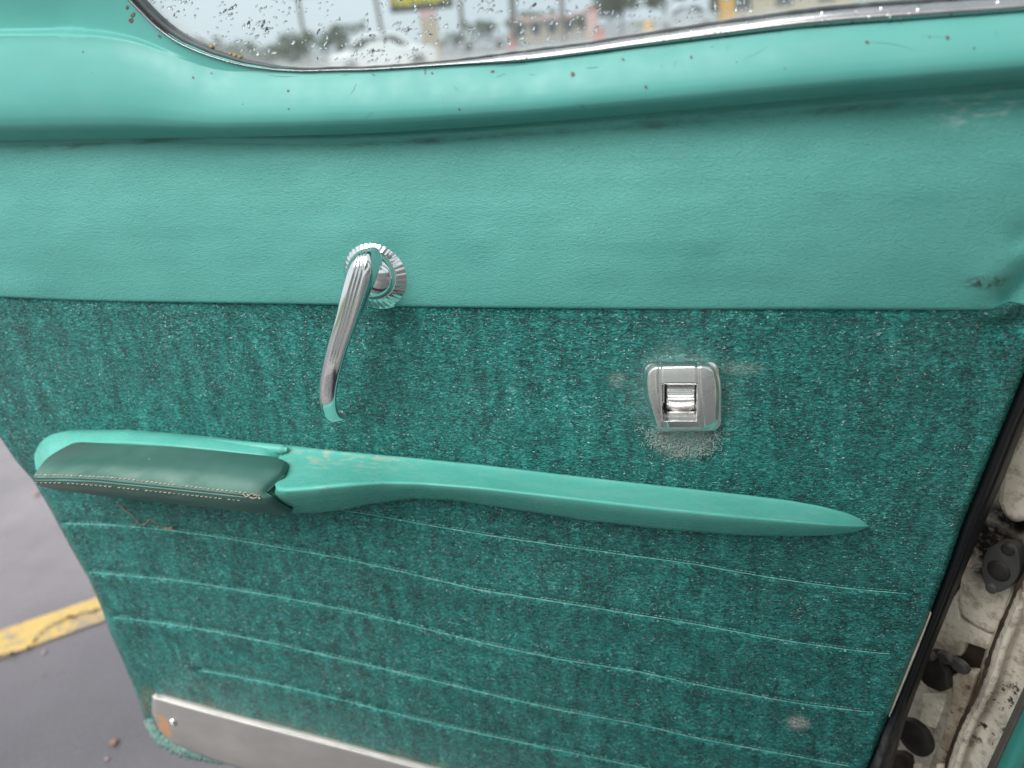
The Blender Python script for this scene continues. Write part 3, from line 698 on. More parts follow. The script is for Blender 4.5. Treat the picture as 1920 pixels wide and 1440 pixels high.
# welted seams of the quilting
for x0, x1, f_ in qf:
    n_ = int((x1 - x0) / 2.2); xx = np.linspace(x0 + 2, x1, n_); yy = f_(xx) + .5 * vnoise(xx / 20, xx * 0, 31)
    bagq = Bag()
    r_ = .00046 * (0.85 + .3 * (vnoise(xx / 30, xx * 0, 33) + .5)) * np.minimum(1, np.minimum(xx - x0, x1 - xx + 14) / 20 + .25)
    bagq.add(*tube_data(P(xx, yy + 1.5, fabric_off(xx, yy + 1.5) + .0006), r_, 6))
    k = x0 + 8
    while k < x1 - 4:                                            # run of stitches above the welt
        if random.random() < .82:
            sx_ = np.linspace(k, k + 6.2, 5); sy_ = f_(sx_) - 2.6
            bagq.add(*tube_data(P(sx_, sy_, fabric_off(sx_, sy_) + .0002 + .0003 * np.sin(np.linspace(0, np.pi, 5))), np.array([.0002, .0003, .00036, .0003, .0002]), 5))
        k += 8.2
    bagq.build('quilting_seam', THREAD, door, True)
# torn padding along the lower left corner
pth = [(272, 1352), (280, 1368), (290, 1383), (304, 1396), (322, 1407), (345, 1416), (370, 1422), (396, 1427), (416, 1432)]
pp = resample([(a, b, 0) for a, b in pth], 90); tn = np.gradient(pp[:, :2], axis=0); tn /= np.linalg.norm(tn, axis=1)[:, None]; nn_ = np.stack([tn[:, 1], -tn[:, 0]], -1)
t_ = np.linspace(0, 1, 8)[None, :]; jag = (2.5 + 7 * np.abs(RNG.normal(0, .55, 90)) * np.sin(np.linspace(.15, np.pi, 90)))[:, None]
X = pp[:, 0:1] + nn_[:, 0:1] * (16 * (1 - t_) - jag * t_); Y = pp[:, 1:2] + nn_[:, 1:2] * (16 * (1 - t_) - jag * t_)
TORN = (X, Y, .0005 + .0035 * np.sin(np.pi * t_ * .9) + RNG.normal(0, .0004, X.shape) - .004 * t_ ** 2)
q = NM('frayed pale cloth'); f = q.noise(300, detail=4, rough=0.7)
FRAY = q.out(q.ramp(f, [(0.36, (0.03, 0.17, 0.15)), (0.50, (0.18, 0.38, 0.33)), (0.60, (0.48, 0.58, 0.53))]), 0.7, 0, q.bump(f, 0.8, 0.003))
o = sheet('torn_edge', *TORN, FRAY, door, back=.002); o['label'] = 'frayed pale torn cloth edge'
# white frayed fibres below the lock bezel
bag = Bag()
for k in range(520):
    a = random.uniform(0, math.pi); rr = random.gauss(1, .2)
    x = 1282 + 66 * rr * math.cos(a); y = 790 + 55 * abs(rr) * math.sin(a) ** .7 + random.gauss(0, 5)
    if y < 806 and 1208 < x < 1350: continue
    an = random.uniform(0, 6.28); l = random.uniform(2.5, 6)
    xx = x + l * np.linspace(-.5, .5, 4) * math.cos(an); yy = y + l * np.linspace(-.5, .5, 4) * math.sin(an) + np.array([0, .8, .5, -.5])
    bag.add(*tube_data(P(xx, yy, fabric_off(xx, yy) + np.array([.0003, .0014, .0016, .0006])), .00022, 4))
FIBRE = plain('white frayed fibre', (0.42, 0.50, 0.46), 0.8, 0, 300, 0.3)
kind(bag.build('frayed_fibres', FIBRE, door, True), 'stuff')

# door body behind the trims
yy = np.concatenate([np.linspace(275, 1360, 26), [1400, 1440, 1560]])
xls = np.where(yy < 560, cu([(275, -560), (560, -560)])(yy), xl(yy) + 12)
left = [(a, b) for a, b in zip(xls, yy)]
right = [(float(xr(b)) - 4, b) for b in yy[::-1]]
CREAMDOOR = plain('cream door edge paint', (0.55, 0.50, 0.42), 0.4, 0, 60, 0.25)
slab('door_shell', left + right, -0.0085, 0.085, CREAMDOOR, door)
# exposed cream sliver along the hinge edge
ys = np.linspace(1150, 1345, 60)
xc = xr(ys) + 1.0; wv = 1.9 * np.sin(np.pi * np.linspace(0, 1, 60)) ** .5 * (.6 + .8 * (vnoise(ys / 30, ys * 0, 41) + .5)) + .4
X = np.stack([xc - 3, xc + wv * .5, xc + wv, xc + wv + 1.5], 1); Y = np.repeat(ys[:, None], 4, 1)
sheet('door_flange', X, Y, np.array([[-.006, -.0022, -.003, -.007]]) + 0 * X, CREAMDOOR, door, back=.006)
# rubber weatherstrip
xo = cu([(480, 2070), (573, 2025), (700, 1968), (800, 1920), (898, 1882), (1022, 1829), (1084, 1803), (1218, 1748), (1298, 1718), (1355, 1697), (1440, 1673), (1580, 1630)], 12)
ys = np.linspace(500, 1570, 180); t_ = np.linspace(0, 1, 17)[None, :]
bulge = sst(1290, 1350, ys)[:, None]
xa = xr(ys)[:, None] - 1 + 2.5 * np.exp(-((ys[:, None] - 1230) / 120) ** 2); xb = xo(ys)[:, None]
X = xa + (xb - xa) * t_; Y = ys[:, None] + 0 * X
ofs = -.012 + .010 * np.sin(np.pi * np.clip(t_ * 1.05, 0, 1)) ** .6 - .016 * t_ ** 3 + 0 * X
ofs -= .0035 * np.exp(-((t_ - .62) / .05) ** 2) * (1 - bulge); ofs += .004 * bulge * np.sin(np.pi * t_) + .0016 * bulge * vnoise(Y / 14, X / 14, 51)
sheet('weatherstrip', X, Y, ofs, RUBBER, door, back=.02)

# ---- armrest
arm = None
tp = cu([(505, 829), (540, 835), (640, 846), (750, 856), (900, 871), (1050, 889), (1200, 906), (1300, 917), (1400, 928), (1480, 938), (1540, 949), (1590, 962.5), (1605, 969), (1618, 976.5), (1625, 982), (1629, 987)], 5)
rp = cu([(505, 921), (560, 917.5), (600, 914), (640, 910), (680, 907), (720, 905), (790, 906.5), (900, 915), (1050, 932), (1250, 955), (1400, 970), (1500, 979), (1560, 984), (1600, 986), (1627, 987)], 12)
bp = cu([(505, 955), (545, 961), (590, 962), (640, 957), (700, 944), (770, 935), (850, 938), (950, 953), (1100, 976), (1250, 993), (1400, 1004), (1500, 1006), (1560, 1003.5), (1590, 1000), (1605, 997), (1618, 993), (1625, 990), (1629, 987.5)], 5)
pf = cu([(505, .078), (600, .076), (660, .066), (730, .048), (800, .040), (950, .037), (1300, .035), (1480, .029), (1560, .021), (1600, .014), (1620, .008), (1629, .003)], 8)
def arm_ring(x, x_r=None, k=1.0):
    """ring: wall top -> crown -> ridge -> underside -> wall"""
    xr_ = x if x_r is None else x_r
    T, Rg, B = tp(x), rp(xr_), bp(x); p_ = float(pf(x))
    pts = []
    for t in np.linspace(0, 1, 15):
        of = .0045 + p_ * (t ** 1.35); yy_ = T + (Rg - T) * t + 0
        cr_ = .0012 * k * math.sin(math.pi * min(1, t * 1.02)) * min(1, p_ / .03)
        q_ = P(x + (xr_ - x) * t, yy_, of); q_[2] += cr_; pts.append(q_)
    for t in np.linspace(.10, 1, 11):
        of = .0045 + p_ * (1 - t ** 2.0 * .85); yy_ = Rg + (B - Rg) * t
        pts.append(P(xr_ + (x - xr_) * t, yy_, of))
    pts.append(P(x, B - 4, 0.0)); pts.append(P(x, (T + B) / 2, -.002))
    return np.array(pts)
xs = np.concatenate([np.linspace(536, 1500, 110), np.linspace(1505, 1628.5, 54)])
rings = [arm_ring(x, None) for x in xs]
# rounded free end beside the pad: push rings outwards and shrink
r0 = arm_ring(536); cen = r0[:26].mean(0)
endr = []
for a in np.linspace(80, 8, 9):
    a = math.radians(a); rr = cen + (r0 - cen) * np.array([1, math.cos(a) ** .7, math.cos(a) ** .7]); rr[:, 0] -= .020 * math.sin(a) * np.clip((-rr[:, 1]) / .06, .15, 1.1); endr.append(rr)
bag = Bag(); bag.add(*loft_data(endr + rings))
# backing flange behind the pad
bt = cu([(66, 852), (68, 842), (75, 829), (86, 819), (100, 812), (125, 807.5), (150, 805.5), (240, 805), (320, 811), (400, 818.5), (540, 835.5), (600, 843)], 2)
bb = cu([(66, 866), (70, 884), (80, 900), (110, 912), (200, 925), (400, 945), (600, 958)], 4)
rings = []
for x in np.concatenate([np.linspace(66.5, 100, 16), np.linspace(104, 566, 64)]):
    T, B = float(bt(x)), float(bb(x)); p_ = .030 * min(1, ((x - 60) / 34)) ** .6 * float(1 - .93 * sst(490, 566, x)); dy_ = 25 * min(1, (x - 50) / 60) + 45 * (1 - sst(66, 150, x)) * min(1, (x - 60) / 12); pts = []
    for t in np.linspace(0, 1, 12):
        q_ = P(x - 0 * t, T + dy_ * t, p_ * t)
        q_[2] += .0035 * math.sin(math.pi * t); pts.append(q_)
    for t in np.linspace(.15, 1, 6): pts.append(P(x, T + dy_ + (B - T - dy_) * t * .6, p_ * (1 - t) + .004 * t))
    pts.append(P(x, (T + B) / 2, -.002)); rings.append(pts)
bag.add(*loft_data(rings))
arm = bag.build('armrest', ARM, door, True)
# raised bead along the flange
bx = np.linspace(258, 540, 60)
pts = P(bx, np.interp(bx, [258, 540], [822, 846]), .013); pts[:, 2] += .0016
tube('bead', pts, .0052 * np.clip(np.sin(np.pi * np.linspace(.02, .98, 60)) * 6, .2, 1), ARM, arm, 14)
# the pad
def lerp_tab(tab, s):
    tab = np.array(tab, float); return np.array([np.interp(s, tab[:, 0], tab[:, i]) for i in range(1, tab.shape[1])])
BT = [(0, 138, 829, .026), (.04, 150, 824.5, .027), (.5, 328, 833, .027), (.88, 500, 850, .027), (.95, 522, 854, .027), (1, 541, 864, .031)]
TM = [(0, 90, 862, .060), (.05, 100, 859, .060), (.5, 300, 868, .061), (.93, 510, 885, .061), (1, 530, 889, .058)]
FT = [(0, 63, 889, .086), (.06, 80, 889.5, .090), (.25, 182, 893, .092), (.5, 300, 905, .092), (.9, 450, 922, .090), (1, 484, 925, .083)]
FS = [(0, 61, 899, .090), (.06, 80, 898, .095), (.25, 182, 900.5, .097), (.5, 300, 912, .097), (.9, 460, 929, .094), (1, 498, 934, .083)]
FL = [(0, 62, 905, .088), (.06, 80, 907, .093), (.25, 182, 912, .095), (.5, 300, 923, .095), (.9, 464, 941, .091), (1, 512, 947, .076)]
FB = [(0, 70, 910, .070), (.06, 92, 919, .062), (.25, 190, 934, .060), (.5, 302, 946, .060), (.9, 482, 966, .056), (1, 546, 966, .046)]
BB = [(0, 110, 896, .030), (.06, 120, 900, .028), (.5, 310, 925, .028), (.9, 500, 946, .028), (1, 553, 955, .030)]
BM = [(0, 130, 850, .012), (.06, 145, 850, .010), (.5, 325, 865, .010), (.93, 520, 888, .012), (1, 555, 905, .020)]
rings = []
for s in [0, .015, .05, .1, .2, .3, .4, .5, .6, .7, .8, .88, .94, .98, 1]:
    ring = []
    keys = [BT, TM, FT, FS, FL, FB, BB, BM]
    ks = [lerp_tab(k, s) for k in keys]
    for i in range(8):
        a, b = ks[i], ks[(i + 1) % 8]
        for t in ((0, .34, .67) if i in (0, 1) else (0, .5)):
            v_ = a + (b - a) * t
            q_ = P(v_[0], v_[1], v_[2])
            if i in (0, 1): q_[2] += .0030 * math.sin(math.pi * ((i + t) / 2))
            ring.append(q_)
    rings.append(np.array(ring))
c0, c1 = rings[0].mean(0), rings[-1].mean(0)
rings = [c0 + (rings[0] - c0) * .8 + np.array([.0015, 0, 0])] + rings + [c1 + (rings[-1] - c1) * .75 + np.array([.003, 0, 0])]
Vp, Fp = loft_data(rings)
pad = mesh('armrest_pad', Vp, Fp, LEATHER, arm, True)
subsurf(pad, 2)
from mathutils.bvhtree import BVHTree
dg = bpy.context.evaluated_depsgraph_get(); dg.update()
_pe = pad.evaluated_get(dg); _pm = _pe.to_mesh()
bvh = BVHTree.FromPolygons([tuple(np.array(v.co) + DOOR) for v in _pm.vertices], [tuple(p_.vertices) for p_ in _pm.polygons]); _pe.to_mesh_clear()
def on_pad(x, y, lift=.0004):
    d = rays(float(x), float(y)); d = d / np.linalg.norm(d)
    hit = bvh.ray_cast(Vector(CAM), Vector(d), 3.0)
    if hit[0] is None: return P(float(x), float(y), .09)
    nrm = hit[1] if hit[1].dot(Vector(-d)) > 0 else -hit[1]
    return np.array(hit[0] + nrm * lift)
up = cu([(64, 891), (120, 891.5), (219, 897), (328, 910), (452, 924), (475, 927)], 10)
md = cu([(62, 898), (120, 898), (182, 900.5), (328, 915.5), (470, 931), (484, 932)], 10)
lo = cu([(64, 904), (120, 904.5), (182, 909), (328, 924), (456, 938), (480, 940)], 10)
bag = Bag()
for f_, pitch, ln, r_, drop in ((up, 8.3, 6.6, .00068, 0.02), (lo, 8.6, 5.8, .00050, .12)):
    k = 66.0
    while k < (462 if f_ is up else 452):
        if random.random() > drop:
            xx = np.linspace(k, k + ln, 6); sl = (1.4 if f_ is up else .6)
            pts = np.array([on_pad(x, float(f_(x)) + sl * (.5 - i / 5), .0002 + .0006 * math.sin(math.pi * i / 5)) for i, x in enumerate(xx)])
            bag.add(*tube_data(pts, r_ * np.array([.45, .95, 1, 1, .95, .45]), 6))
            if f_ is lo and random.random() < .3:
                bag.add(*tube_data(np.array([on_pad(k + 5, float(f_(k + 5)) + j, .0006) for j in (0, 1.5, 3)]), .0004, 5))
        k += pitch
kind(bag.build('stitching', STITCH, arm, True), 'stuff', 'two rows of cream stitches along the pad seam')
xx = np.linspace(63, 486, 130)
tube('piping', np.array([on_pad(x, float(md(x)) + 2.2, .0002) for x in xx]), .00105, PIPE, arm, 8)
tube('seam_gap', np.array([on_pad(x, float(md(x)) - .5, .0001) for x in xx]), .0007, SEAMD, arm, 6)
bag = Bag()
for a in ([(455, 926), (462, 930), (472, 928), (482, 931)], [(470, 933), (480, 929), (487, 934)], [(462, 927), (474, 933), (486, 930)]):
    bag.add(*tube_data(resample([on_pad(x, y, .0012) for x, y in a], 10), .0007, 5))
bag.build('knotted_thread', STITCH, arm, True)

# ---- inside door handle
hc = P(707, 507, 0.0)
hnd = bpy.data.objects.new('door_handle', None); COL.objects.link(hnd); hnd.parent = door
hnd.location = [float(v) for v in hc - DOOR]
NS = 168; a = np.linspace(0, 2 * math.pi, NS, endpoint=False)
fl = np.abs(np.sin(a * 18)) ** .35                       # 42 flutes
rings = []
for r, of, k in [(.0360, .000, 0), (.0362, .0018, 0), (.0357, .0030, .0), (.0347, .0036, 0), (.0340, .0042, .6), (.0312, .0066, 1), (.0272, .0100, 1), (.0238, .0128, .8), (.0231, .0131, .3), (.0224, .0132, 0), (.0218, .0130, 0)]:
    o_ = of - .0009 * k * (1 - fl)
    rings.append(np.stack([hc[0] + r * np.cos(a), -np.broadcast_to(o_, a.shape), hc[2] + r * np.sin(a)], -1))
V_, f_ = loft_data(rings); mesh('escutcheon', V_, f_, CHROME, hnd, True)
NS = 48; a = np.linspace(0, 2 * math.pi, NS, endpoint=False); rings = []
for r, of in [(.0226, .0122), (.0223, .0140), (.0213, .0165), (.0195, .0193), (.0168, .0218), (.0132, .0239), (.0086, .0254), (.003, .0260)]:
    rings.append(np.stack([hc[0] + r * np.cos(a), np.full(NS, -of), hc[2] + r * np.sin(a)], -1))
V_, f_ = loft_data(rings); mesh('hub', V_, f_, CHROME2, hnd, True)
lev = [(700, 487, .0215, 18, .0100), (694, 484, .0265, 20, .0115), (688, 494, .0305, 22.5, .0120), (680, 515, .0335, 23, .0115), (667, 551, .0375, 21.5, .0098), (652, 597, .0415, 18.5, .0070), (637, 640, .0435, 17.2, .0058), (625, 682, .0440, 17, .0054), (617, 718, .0425, 17, .0052), (615, 745, .040, 16.5, .0048), (617, 764, .036, 15.5, .0046), (624, 779, .031, 14, .0044), (633, 785, .0260, 13.5, .0048), (641, 780, .0215, 13, .0050), (643, 773, .0190, 12.5, .0050)]
L_ = np.array(lev); pth = resample(np.array([P(*v[:3]) for v in lev]), 90)
for _k in range(12): pth[1:-1] = .25 * pth[:-2] + .5 * pth[1:-1] + .25 * pth[2:]
dd = np.r_[0, np.cumsum(np.linalg.norm(np.diff(np.array([P(*v[:3]) for v in lev]), axis=0), axis=1))]; ss = np.linspace(0, dd[-1], 90)
wd = np.interp(ss, dd, L_[:, 3]) * .00044 * np.interp(ss / dd[-1], [0, .12, .3, .6, 1], [1.15, 1.22, 1.22, 1.14, 1.02]); th = np.interp(ss, dd, L_[:, 4])
for _k in range(25):
    wd[1:-1] = .25 * wd[:-2] + .5 * wd[1:-1] + .25 * wd[2:]; th[1:-1] = .25 * th[:-2] + .5 * th[1:-1] + .25 * th[2:]
T = np.gradient(pth, axis=0); T /= np.linalg.norm(T, axis=1)[:, None]
side0 = np.array([1.0, 0.0, .32]); side0 /= np.linalg.norm(side0)
SD = side0 - T * (T @ side0)[:, None]; SD /= np.linalg.norm(SD, axis=1)[:, None]
NR = np.cross(SD, T); NR *= np.sign(NR[10] @ np.array([0, -1, 0]))
_tx = np.linspace(1, -1, 65); _bx = np.linspace(-1, 1, 25)[1:-1]
ux_ = np.r_[_tx, _bx]; uy_ = np.r_[(1 - np.abs(_tx) ** 3.4) ** (1 / 3.4), -(1 - _bx ** 2) ** .5]; rings = []
for i in range(90):
    cx = ux_ * wd[i]; cy = uy_ * th[i]
    g_ = sst(.03, .08, i / 89) * (1 - sst(.46, .56, i / 89))
    for gx in (-.12, .17, .46):
        cy = cy - (uy_ > .3) * g_ * .0016 * np.exp(-((ux_ - gx) / .075) ** 2)
    rings.append(pth[i] + cx[:, None] * SD[i] + cy[:, None] * NR[i])
c_ = rings[0].mean(0); rings = [c_ + (rings[0] - c_) * .6] + rings
c_ = rings[-1].mean(0); rings = rings + [c_ + (rings[-1] - c_) * .6]
V_, f_ = loft_data(rings); mesh('lever', V_, f_, CHROME2, hnd, True)

# ---- lock bezel
lkp = np.array([(1212, 678), (1338, 677), (1346, 690), (1354, 727), (1352, 800), (1345, 807), (1240, 809), (1230, 803), (1207, 737), (1206, 690)], float)
def inside(x, y, poly):
    n_ = len(poly); d = np.full(x.shape, 1e9); c_ = np.zeros(x.shape, bool)
    for i in range(n_):
        a_, b_ = poly[i], poly[(i + 1) % n_]; d = np.minimum(d, segdist(x, y, tuple(a_), tuple(b_)))
        cond = ((a_[1] > y) != (b_[1] > y)); xin = (b_[0] - a_[0]) * (y - a_[1]) / (b_[1] - a_[1] + 1e-9) + a_[0]
        c_ ^= cond & (x < xin)
    return np.where(c_, d, -d)
n_ = 56
ang = np.linspace(0, 2 * math.pi, 240, endpoint=False)
cx0, cy0 = 1279, 742
# polar grid so that the rim is clean
rim = []
rp_ = resample([(p_[0], p_[1], 0) for p_ in np.vstack([lkp, lkp[:1]])], 481)[:-1, :2]
ra = np.arctan2(rp_[:, 1] - cy0, rp_[:, 0] - cx0); rr_ = np.hypot(rp_[:, 0] - cx0, rp_[:, 1] - cy0); od = np.argsort(ra); 
rad = np.interp(ang, ra[od], rr_[od], period=2 * math.pi)
rad = sum(np.roll(rad, k) for k in range(-5, 6)) / 11
hw, hh = 33.5, 35.0; hx0, hy0 = 1274 - cx0, 755 - cy0
def hole_r(a_):
    r_ = np.full(a_.shape, 1e9)
    dx, dy = np.cos(a_), np.sin(a_)
    for s in (-1, 1):
        with np.errstate(all='ignore'):
            t1 = (hx0 + s * hw) / dx; t2 = (hy0 + s * hh) / dy
        r_ = np.where(t1 > 0, np.minimum(r_, t1), r_); r_ = np.where(t2 > 0, np.minimum(r_, t2), r_)
    return r_
hr = hole_r(ang)
def ring_at(f, of):   # f 0 = hole edge, 1 = rim
    r_ = hr + (rad - hr) * f
    x = cx0 + r_ * np.cos(ang); y = cy0 + r_ * np.sin(ang)
    of = of + 0 * x
    if 0 < f < .95:
        gl_ = 1237 + .10 * (y - 742) + .0020 * (y - 742) ** 2; gr_ = 1312 + .10 * (y - 742) + .0006 * (y - 742) ** 2
        for gx in (gl_, gr_):
            of = of - .0016 * np.exp(-((x - gx) / 2.6) ** 2) * min(1, (1 - f) * 8)
        kk = min(1, (1 - f) * 6)
        of = of + .0008 * (sst(1, 4, x - gl_) * (1 - sst(-4, -1, x - gr_))) * kk
        of = of - kk * (.0040 * np.clip((y - 735) / 66, -1, 1) ** 2 + .0035 * np.clip((gl_ - x) / 34, 0, 1) ** 1.5 + .0045 * np.clip((x - gr_) / 40, 0, 1) ** 1.5)
    return P(x, y, of)
rings = [ring_at(1.0, -.002), ring_at(1.0, .002), ring_at(.985, .0055), ring_at(.955, .0085), ring_at(.91, .0115), ring_at(.85, .0142), ring_at(.77, .0162)]
rings += [ring_at(f, .0172 + .0008 * (1 - f)) for f in np.linspace(.70, .06, 26)]
def hole_ring(k, of, yb_cut=0.0):
    x = cx0 + hx0 + (hr * np.cos(ang) - hx0) * k; y = cy0 + hy0 + (hr * np.sin(ang) - hy0) * k
    y = np.minimum(y, 790 - yb_cut); return P(x, y, of)
rings += [hole_ring(1.0, .0170), hole_ring(.985, .0166), hole_ring(.96, .0150)]
_h = np.sin(ang) > .35
rings += [hole_ring(.95, np.where(_h, .0100, .0060), 10.0), hole_ring(.94, np.where(_h, .0060, .001), 18.0), hole_ring(.90, .001, 19.0), hole_ring(.5, .0005, 20.0)]
V_, f_ = loft_data(rings); lock = mesh('lock_bezel', V_, f_, BEZEL, door, True)
slab('lock_slot', [(1246, 724), (1304, 724), (1304, 776), (1246, 776)], .0015, .001, DARKMETAL, lock)
tabx = np.linspace(1250, 1302, 14); rows = [(726, .0050), (728, .0076), (736, .0082), (744, .0086), (746, .0104), (749, .0114), (752, .0112), (757, .0088), (763, .0055), (769, .0025)]
X = np.repeat(tabx[:, None], len(rows), 1); Y = np.repeat(np.array([r[0] for r in rows])[None, :], 14, 0) + 2.5 * ((X - 1276) / 26) ** 2 * -1.0 * (np.array([r[0] for r in rows])[None, :] > 746)
Y += 2.0 * (np.array([r[0] for r in rows])[None, :] > 746)
OF = np.repeat(np.array([r[1] for r in rows])[None, :], 14, 0)
sheet('lock_lever', X, Y, OF, BEZEL, lock, back=.006)
bag = Bag()
for k in range(17):
    x = 1251 + k * 3.1; yb = 756.5 - 2.5 * ((x - 1276) / 26) ** 2
    bag.add(*tube_data(P(np.array([x, x, x]), np.array([yb - 1.5, yb + 2, yb + 5]), np.array([.0116, .0108, .0086])), np.array([.0004, .00058, .0004]), 6))
bag.build('knurling', BEZEL, lock, True)

# ---- kick plate
kt = cu([(284, 1304), (288, 1302), (300, 1303), (400, 1331), (500, 1357), (660, 1399), (815, 1441), (1300, 1572)], 5)
kb = cu([(284, 1330), (288, 1345), (293, 1358), (300, 1370), (312, 1384), (325, 1394), (350, 1405), (400, 1425), (450, 1441), (600, 1492), (800, 1550), (1300, 1690)], 5)
xs = np.concatenate([np.linspace(285, 345, 40), np.linspace(350, 1250, 120)])
prof = [(0, 0, -.001), (0, 1.5, .004), (0, 9, .0092), (0, 10.5, .0098)]
X = np.repeat(xs[:, None], 30, 1); T_ = kt(xs)[:, None]; B_ = kb(xs)[:, None]
fr_ = np.linspace(0, 1, 30)[None, :]
yr_ = T_ + 9 * np.clip((xs[:, None] - 284) / 6, .3, 1)
Y = yr_ + (B_ - yr_) * fr_; OF = .0095 - .0045 * fr_ ** 6 - .0030 * np.exp(-(xs[:, None] - 285) / 3.0) + .0009 * vnoise(X / 60, Y / 30, 61)
kick = sheet('kick_plate', X, Y, OF, KICK, door, back=.010)
rr_ = np.linspace(0, 1, 6)[None, :]; X = np.repeat(xs[:, None], 6, 1); Y = T_ + (yr_ - T_) * rr_ + .15
OF = -.001 + .0106 * np.sin(rr_ * np.pi / 2) - .003 * np.exp(-(xs[:, None] - 285) / 3.0) + 0 * X
sheet('plate_rim', X, Y, OF, KICKRIM_LIT, kick, back=.002)
sc_ = P(324, 1354, .0098); a = np.linspace(0, 2 * math.pi, 20, endpoint=False); rings = []
for r, h_ in ((.0054, 0), (.0054, .0011), (.0046, .0021), (.0030, .0026), (.0026, .0026), (.0024, .0010), (.0010, .0006)):
    cross = 1 + (.35 * np.cos(4 * a) if r < .0027 else 0)
    rings.append(sc_ + np.stack([np.cos(a) * r * cross, np.full(20, -h_), np.sin(a) * r * cross], -1))
V_, f_ = loft_data(rings); mesh('screw', V_, f_, BEZEL, kick, True)

# loose thread hanging below the pad
tp_ = resample([(221, 942, 0), (232, 955, 0), (246, 965, 0), (258, 978, 0), (266, 983, 0), (276, 980, 0), (280, 974, 0), (288, 978, 0), (300, 987, 0), (312, 990, 0), (324, 988, 0), (318, 992, 0), (308, 991, 0), (326, 993, 0)], 60)
V_, f_ = tube_data(P(tp_[:, 0], tp_[:, 1], fabric_off(tp_[:, 0], tp_[:, 1]) + .0015 + .0012 * np.sin(np.linspace(0, 9, 60))), .00065, 6)
loc = P(272, 968, 0)
tag(mesh('loose_thread', V_, f_, plain('pale brown thread', (0.30, 0.24, 0.20), .9, 0, 300, .3), None, True, tuple(float(v) for v in loc)), 'loose pale brown thread stuck to the brocade below the armrest pad', 'thread')

# ================================================================== the car body at the hinge side
body = thing('car_bodywork', 'cream car body beside the open door, dirty hinge pillar and sill with teal trim', 'car body', BODY)
nx_, ny_ = 120, 150
X = np.linspace(1560, 2500, nx_)[:, None] + 0 * np.zeros((1, ny_)); Y = np.linspace(150, 1760, ny_)[None, :] + 0 * X
base_off = -.03 + .0
fl_x = cu([(600, 2070), (900, 1985), (1000, 1950), (1080, 1925), (1110, 1908), (1172, 1883), (1205, 1868), (1269, 1850), (1314, 1830), (1370, 1800), (1440, 1778), (1760, 1680)], 20)
dx_ = X - fl_x(Y)
OF = -.035 + .035 * sst(-26, 0, dx_) + .010 * np.exp(-((dx_ - 12) / 9) ** 2) + .030 * sst(18, 400, dx_) + .0012 * vnoise(X / 40, Y / 40, 71)
OF -= .012 * np.exp(-(segdist(X, Y, (1800, 1085), (1800, 1150)) / 14) ** 2)
sheet('hinge_pillar', X, Y, OF, CREAM, body, back=.02, PF=Q)
# flange bead
yy = np.linspace(950, 1560, 90); 
bead = Q(fl_x(yy) + 16, yy, .010); tube('sill_bead', bead, .0035, CREAM, body, 10)
rust_line = Q(fl_x(yy) - 3 + 3 * vnoise(yy / 25, yy * 0, 72), yy, -.002); tube('rust_streak', rust_line, .0035 * (.6 + .9 * np.abs(vnoise(yy / 18, yy * 0, 73))), BROWN, body, 7)
slab('pillar_pocket', [(1800, 1078), (1813, 1070), (1870, 1070), (1905, 1085), (1893, 1120), (1878, 1160), (1862, 1190), (1848, 1186), (1826, 1174), (1806, 1160), (1797, 1145), (1795, 1115)], -.012, .02, CREAM, body, Q, .006)
slab('pocket_painted_shadow', [(1786, 1085), (1800, 1072), (1803, 1110), (1800, 1150), (1810, 1166), (1796, 1156), (1791, 1140)], -.020, .004, DARKMETAL, body, Q, .001)  # dark slab standing in for the shade along the pocket's left edge
slab('upper_panel', [(1875, 890), (1890, 850), (1925, 790), (1990, 780), (1960, 930), (1938, 975), (1900, 985), (1880, 970), (1868, 940)], -.012, .02, CREAM, body, Q, .006)
slab('lower_panel', [(1750, 1190), (1770, 1150), (1800, 1100), (1800, 1160), (1860, 1193), (1850, 1219), (1812, 1206), (1801, 1232), (1786, 1231), (1742, 1224), (1720, 1210)], -.016, .010, CREAM, body, Q, .002)
slab('rusty_hollow', [(1808, 1200), (1856, 1218), (1846, 1268), (1820, 1262), (1796, 1240), (1796, 1225)], -.024, .004, BROWN, body, Q)
a = np.linspace(0, 2 * math.pi, 28, endpoint=False)
gx = 1876 + 34 * np.cos(a) * (1 + .10 * np.sin(a)) + 8 * np.sin(a) * -1 * (np.sin(a) < 0) * -1; gy = 1066 + 48 * np.sin(a)
gp_ = [(1863, 1113), (1850, 1105), (1842, 1085), (1840, 1062), (1846, 1040), (1858, 1026), (1876, 1019), (1896, 1022), (1908, 1034), (1911, 1055), (1909, 1078), (1898, 1096), (1880, 1109)]
gr_o = slab('grommet_plate', [tuple(v[:2]) for v in resample([(*g_, 0) for g_ in gp_ + gp_[:1]], 40)[:-1]], .004, .012, GREYPLATE, body, Q, .0015)
def button(name, x, y, r, of, h_, mat, par, sq=1.0):
    c_ = Q(x, y, of); ux = np.array([math.cos(JA), -math.sin(JA), 0]); a_ = np.linspace(0, 2 * math.pi, 20, endpoint=False)
    rings = [c_ + JN * hh_ + rr * (np.cos(a_)[:, None] * ux + sq * np.sin(a_)[:, None] * np.array([0, 0, 1.0])) for rr, hh_ in ((r, -.003), (r, h_ * .5), (r * .88, h_ * .9), (r * .5, h_), (r * .02, h_))]
    V_, f_ = loft_data(rings); return mesh(name, V_, f_, mat, par, True)
button('grommet_plug', 1873, 1070, .0100, .004, .0022, DARKMETAL, gr_o)
button('bolt', 1859, 1103, .0052, .004, .0022, GREYPLATE, gr_o)
button('bolt', 1890, 1030, .0058, .004, .0016, DARKMETAL, gr_o)
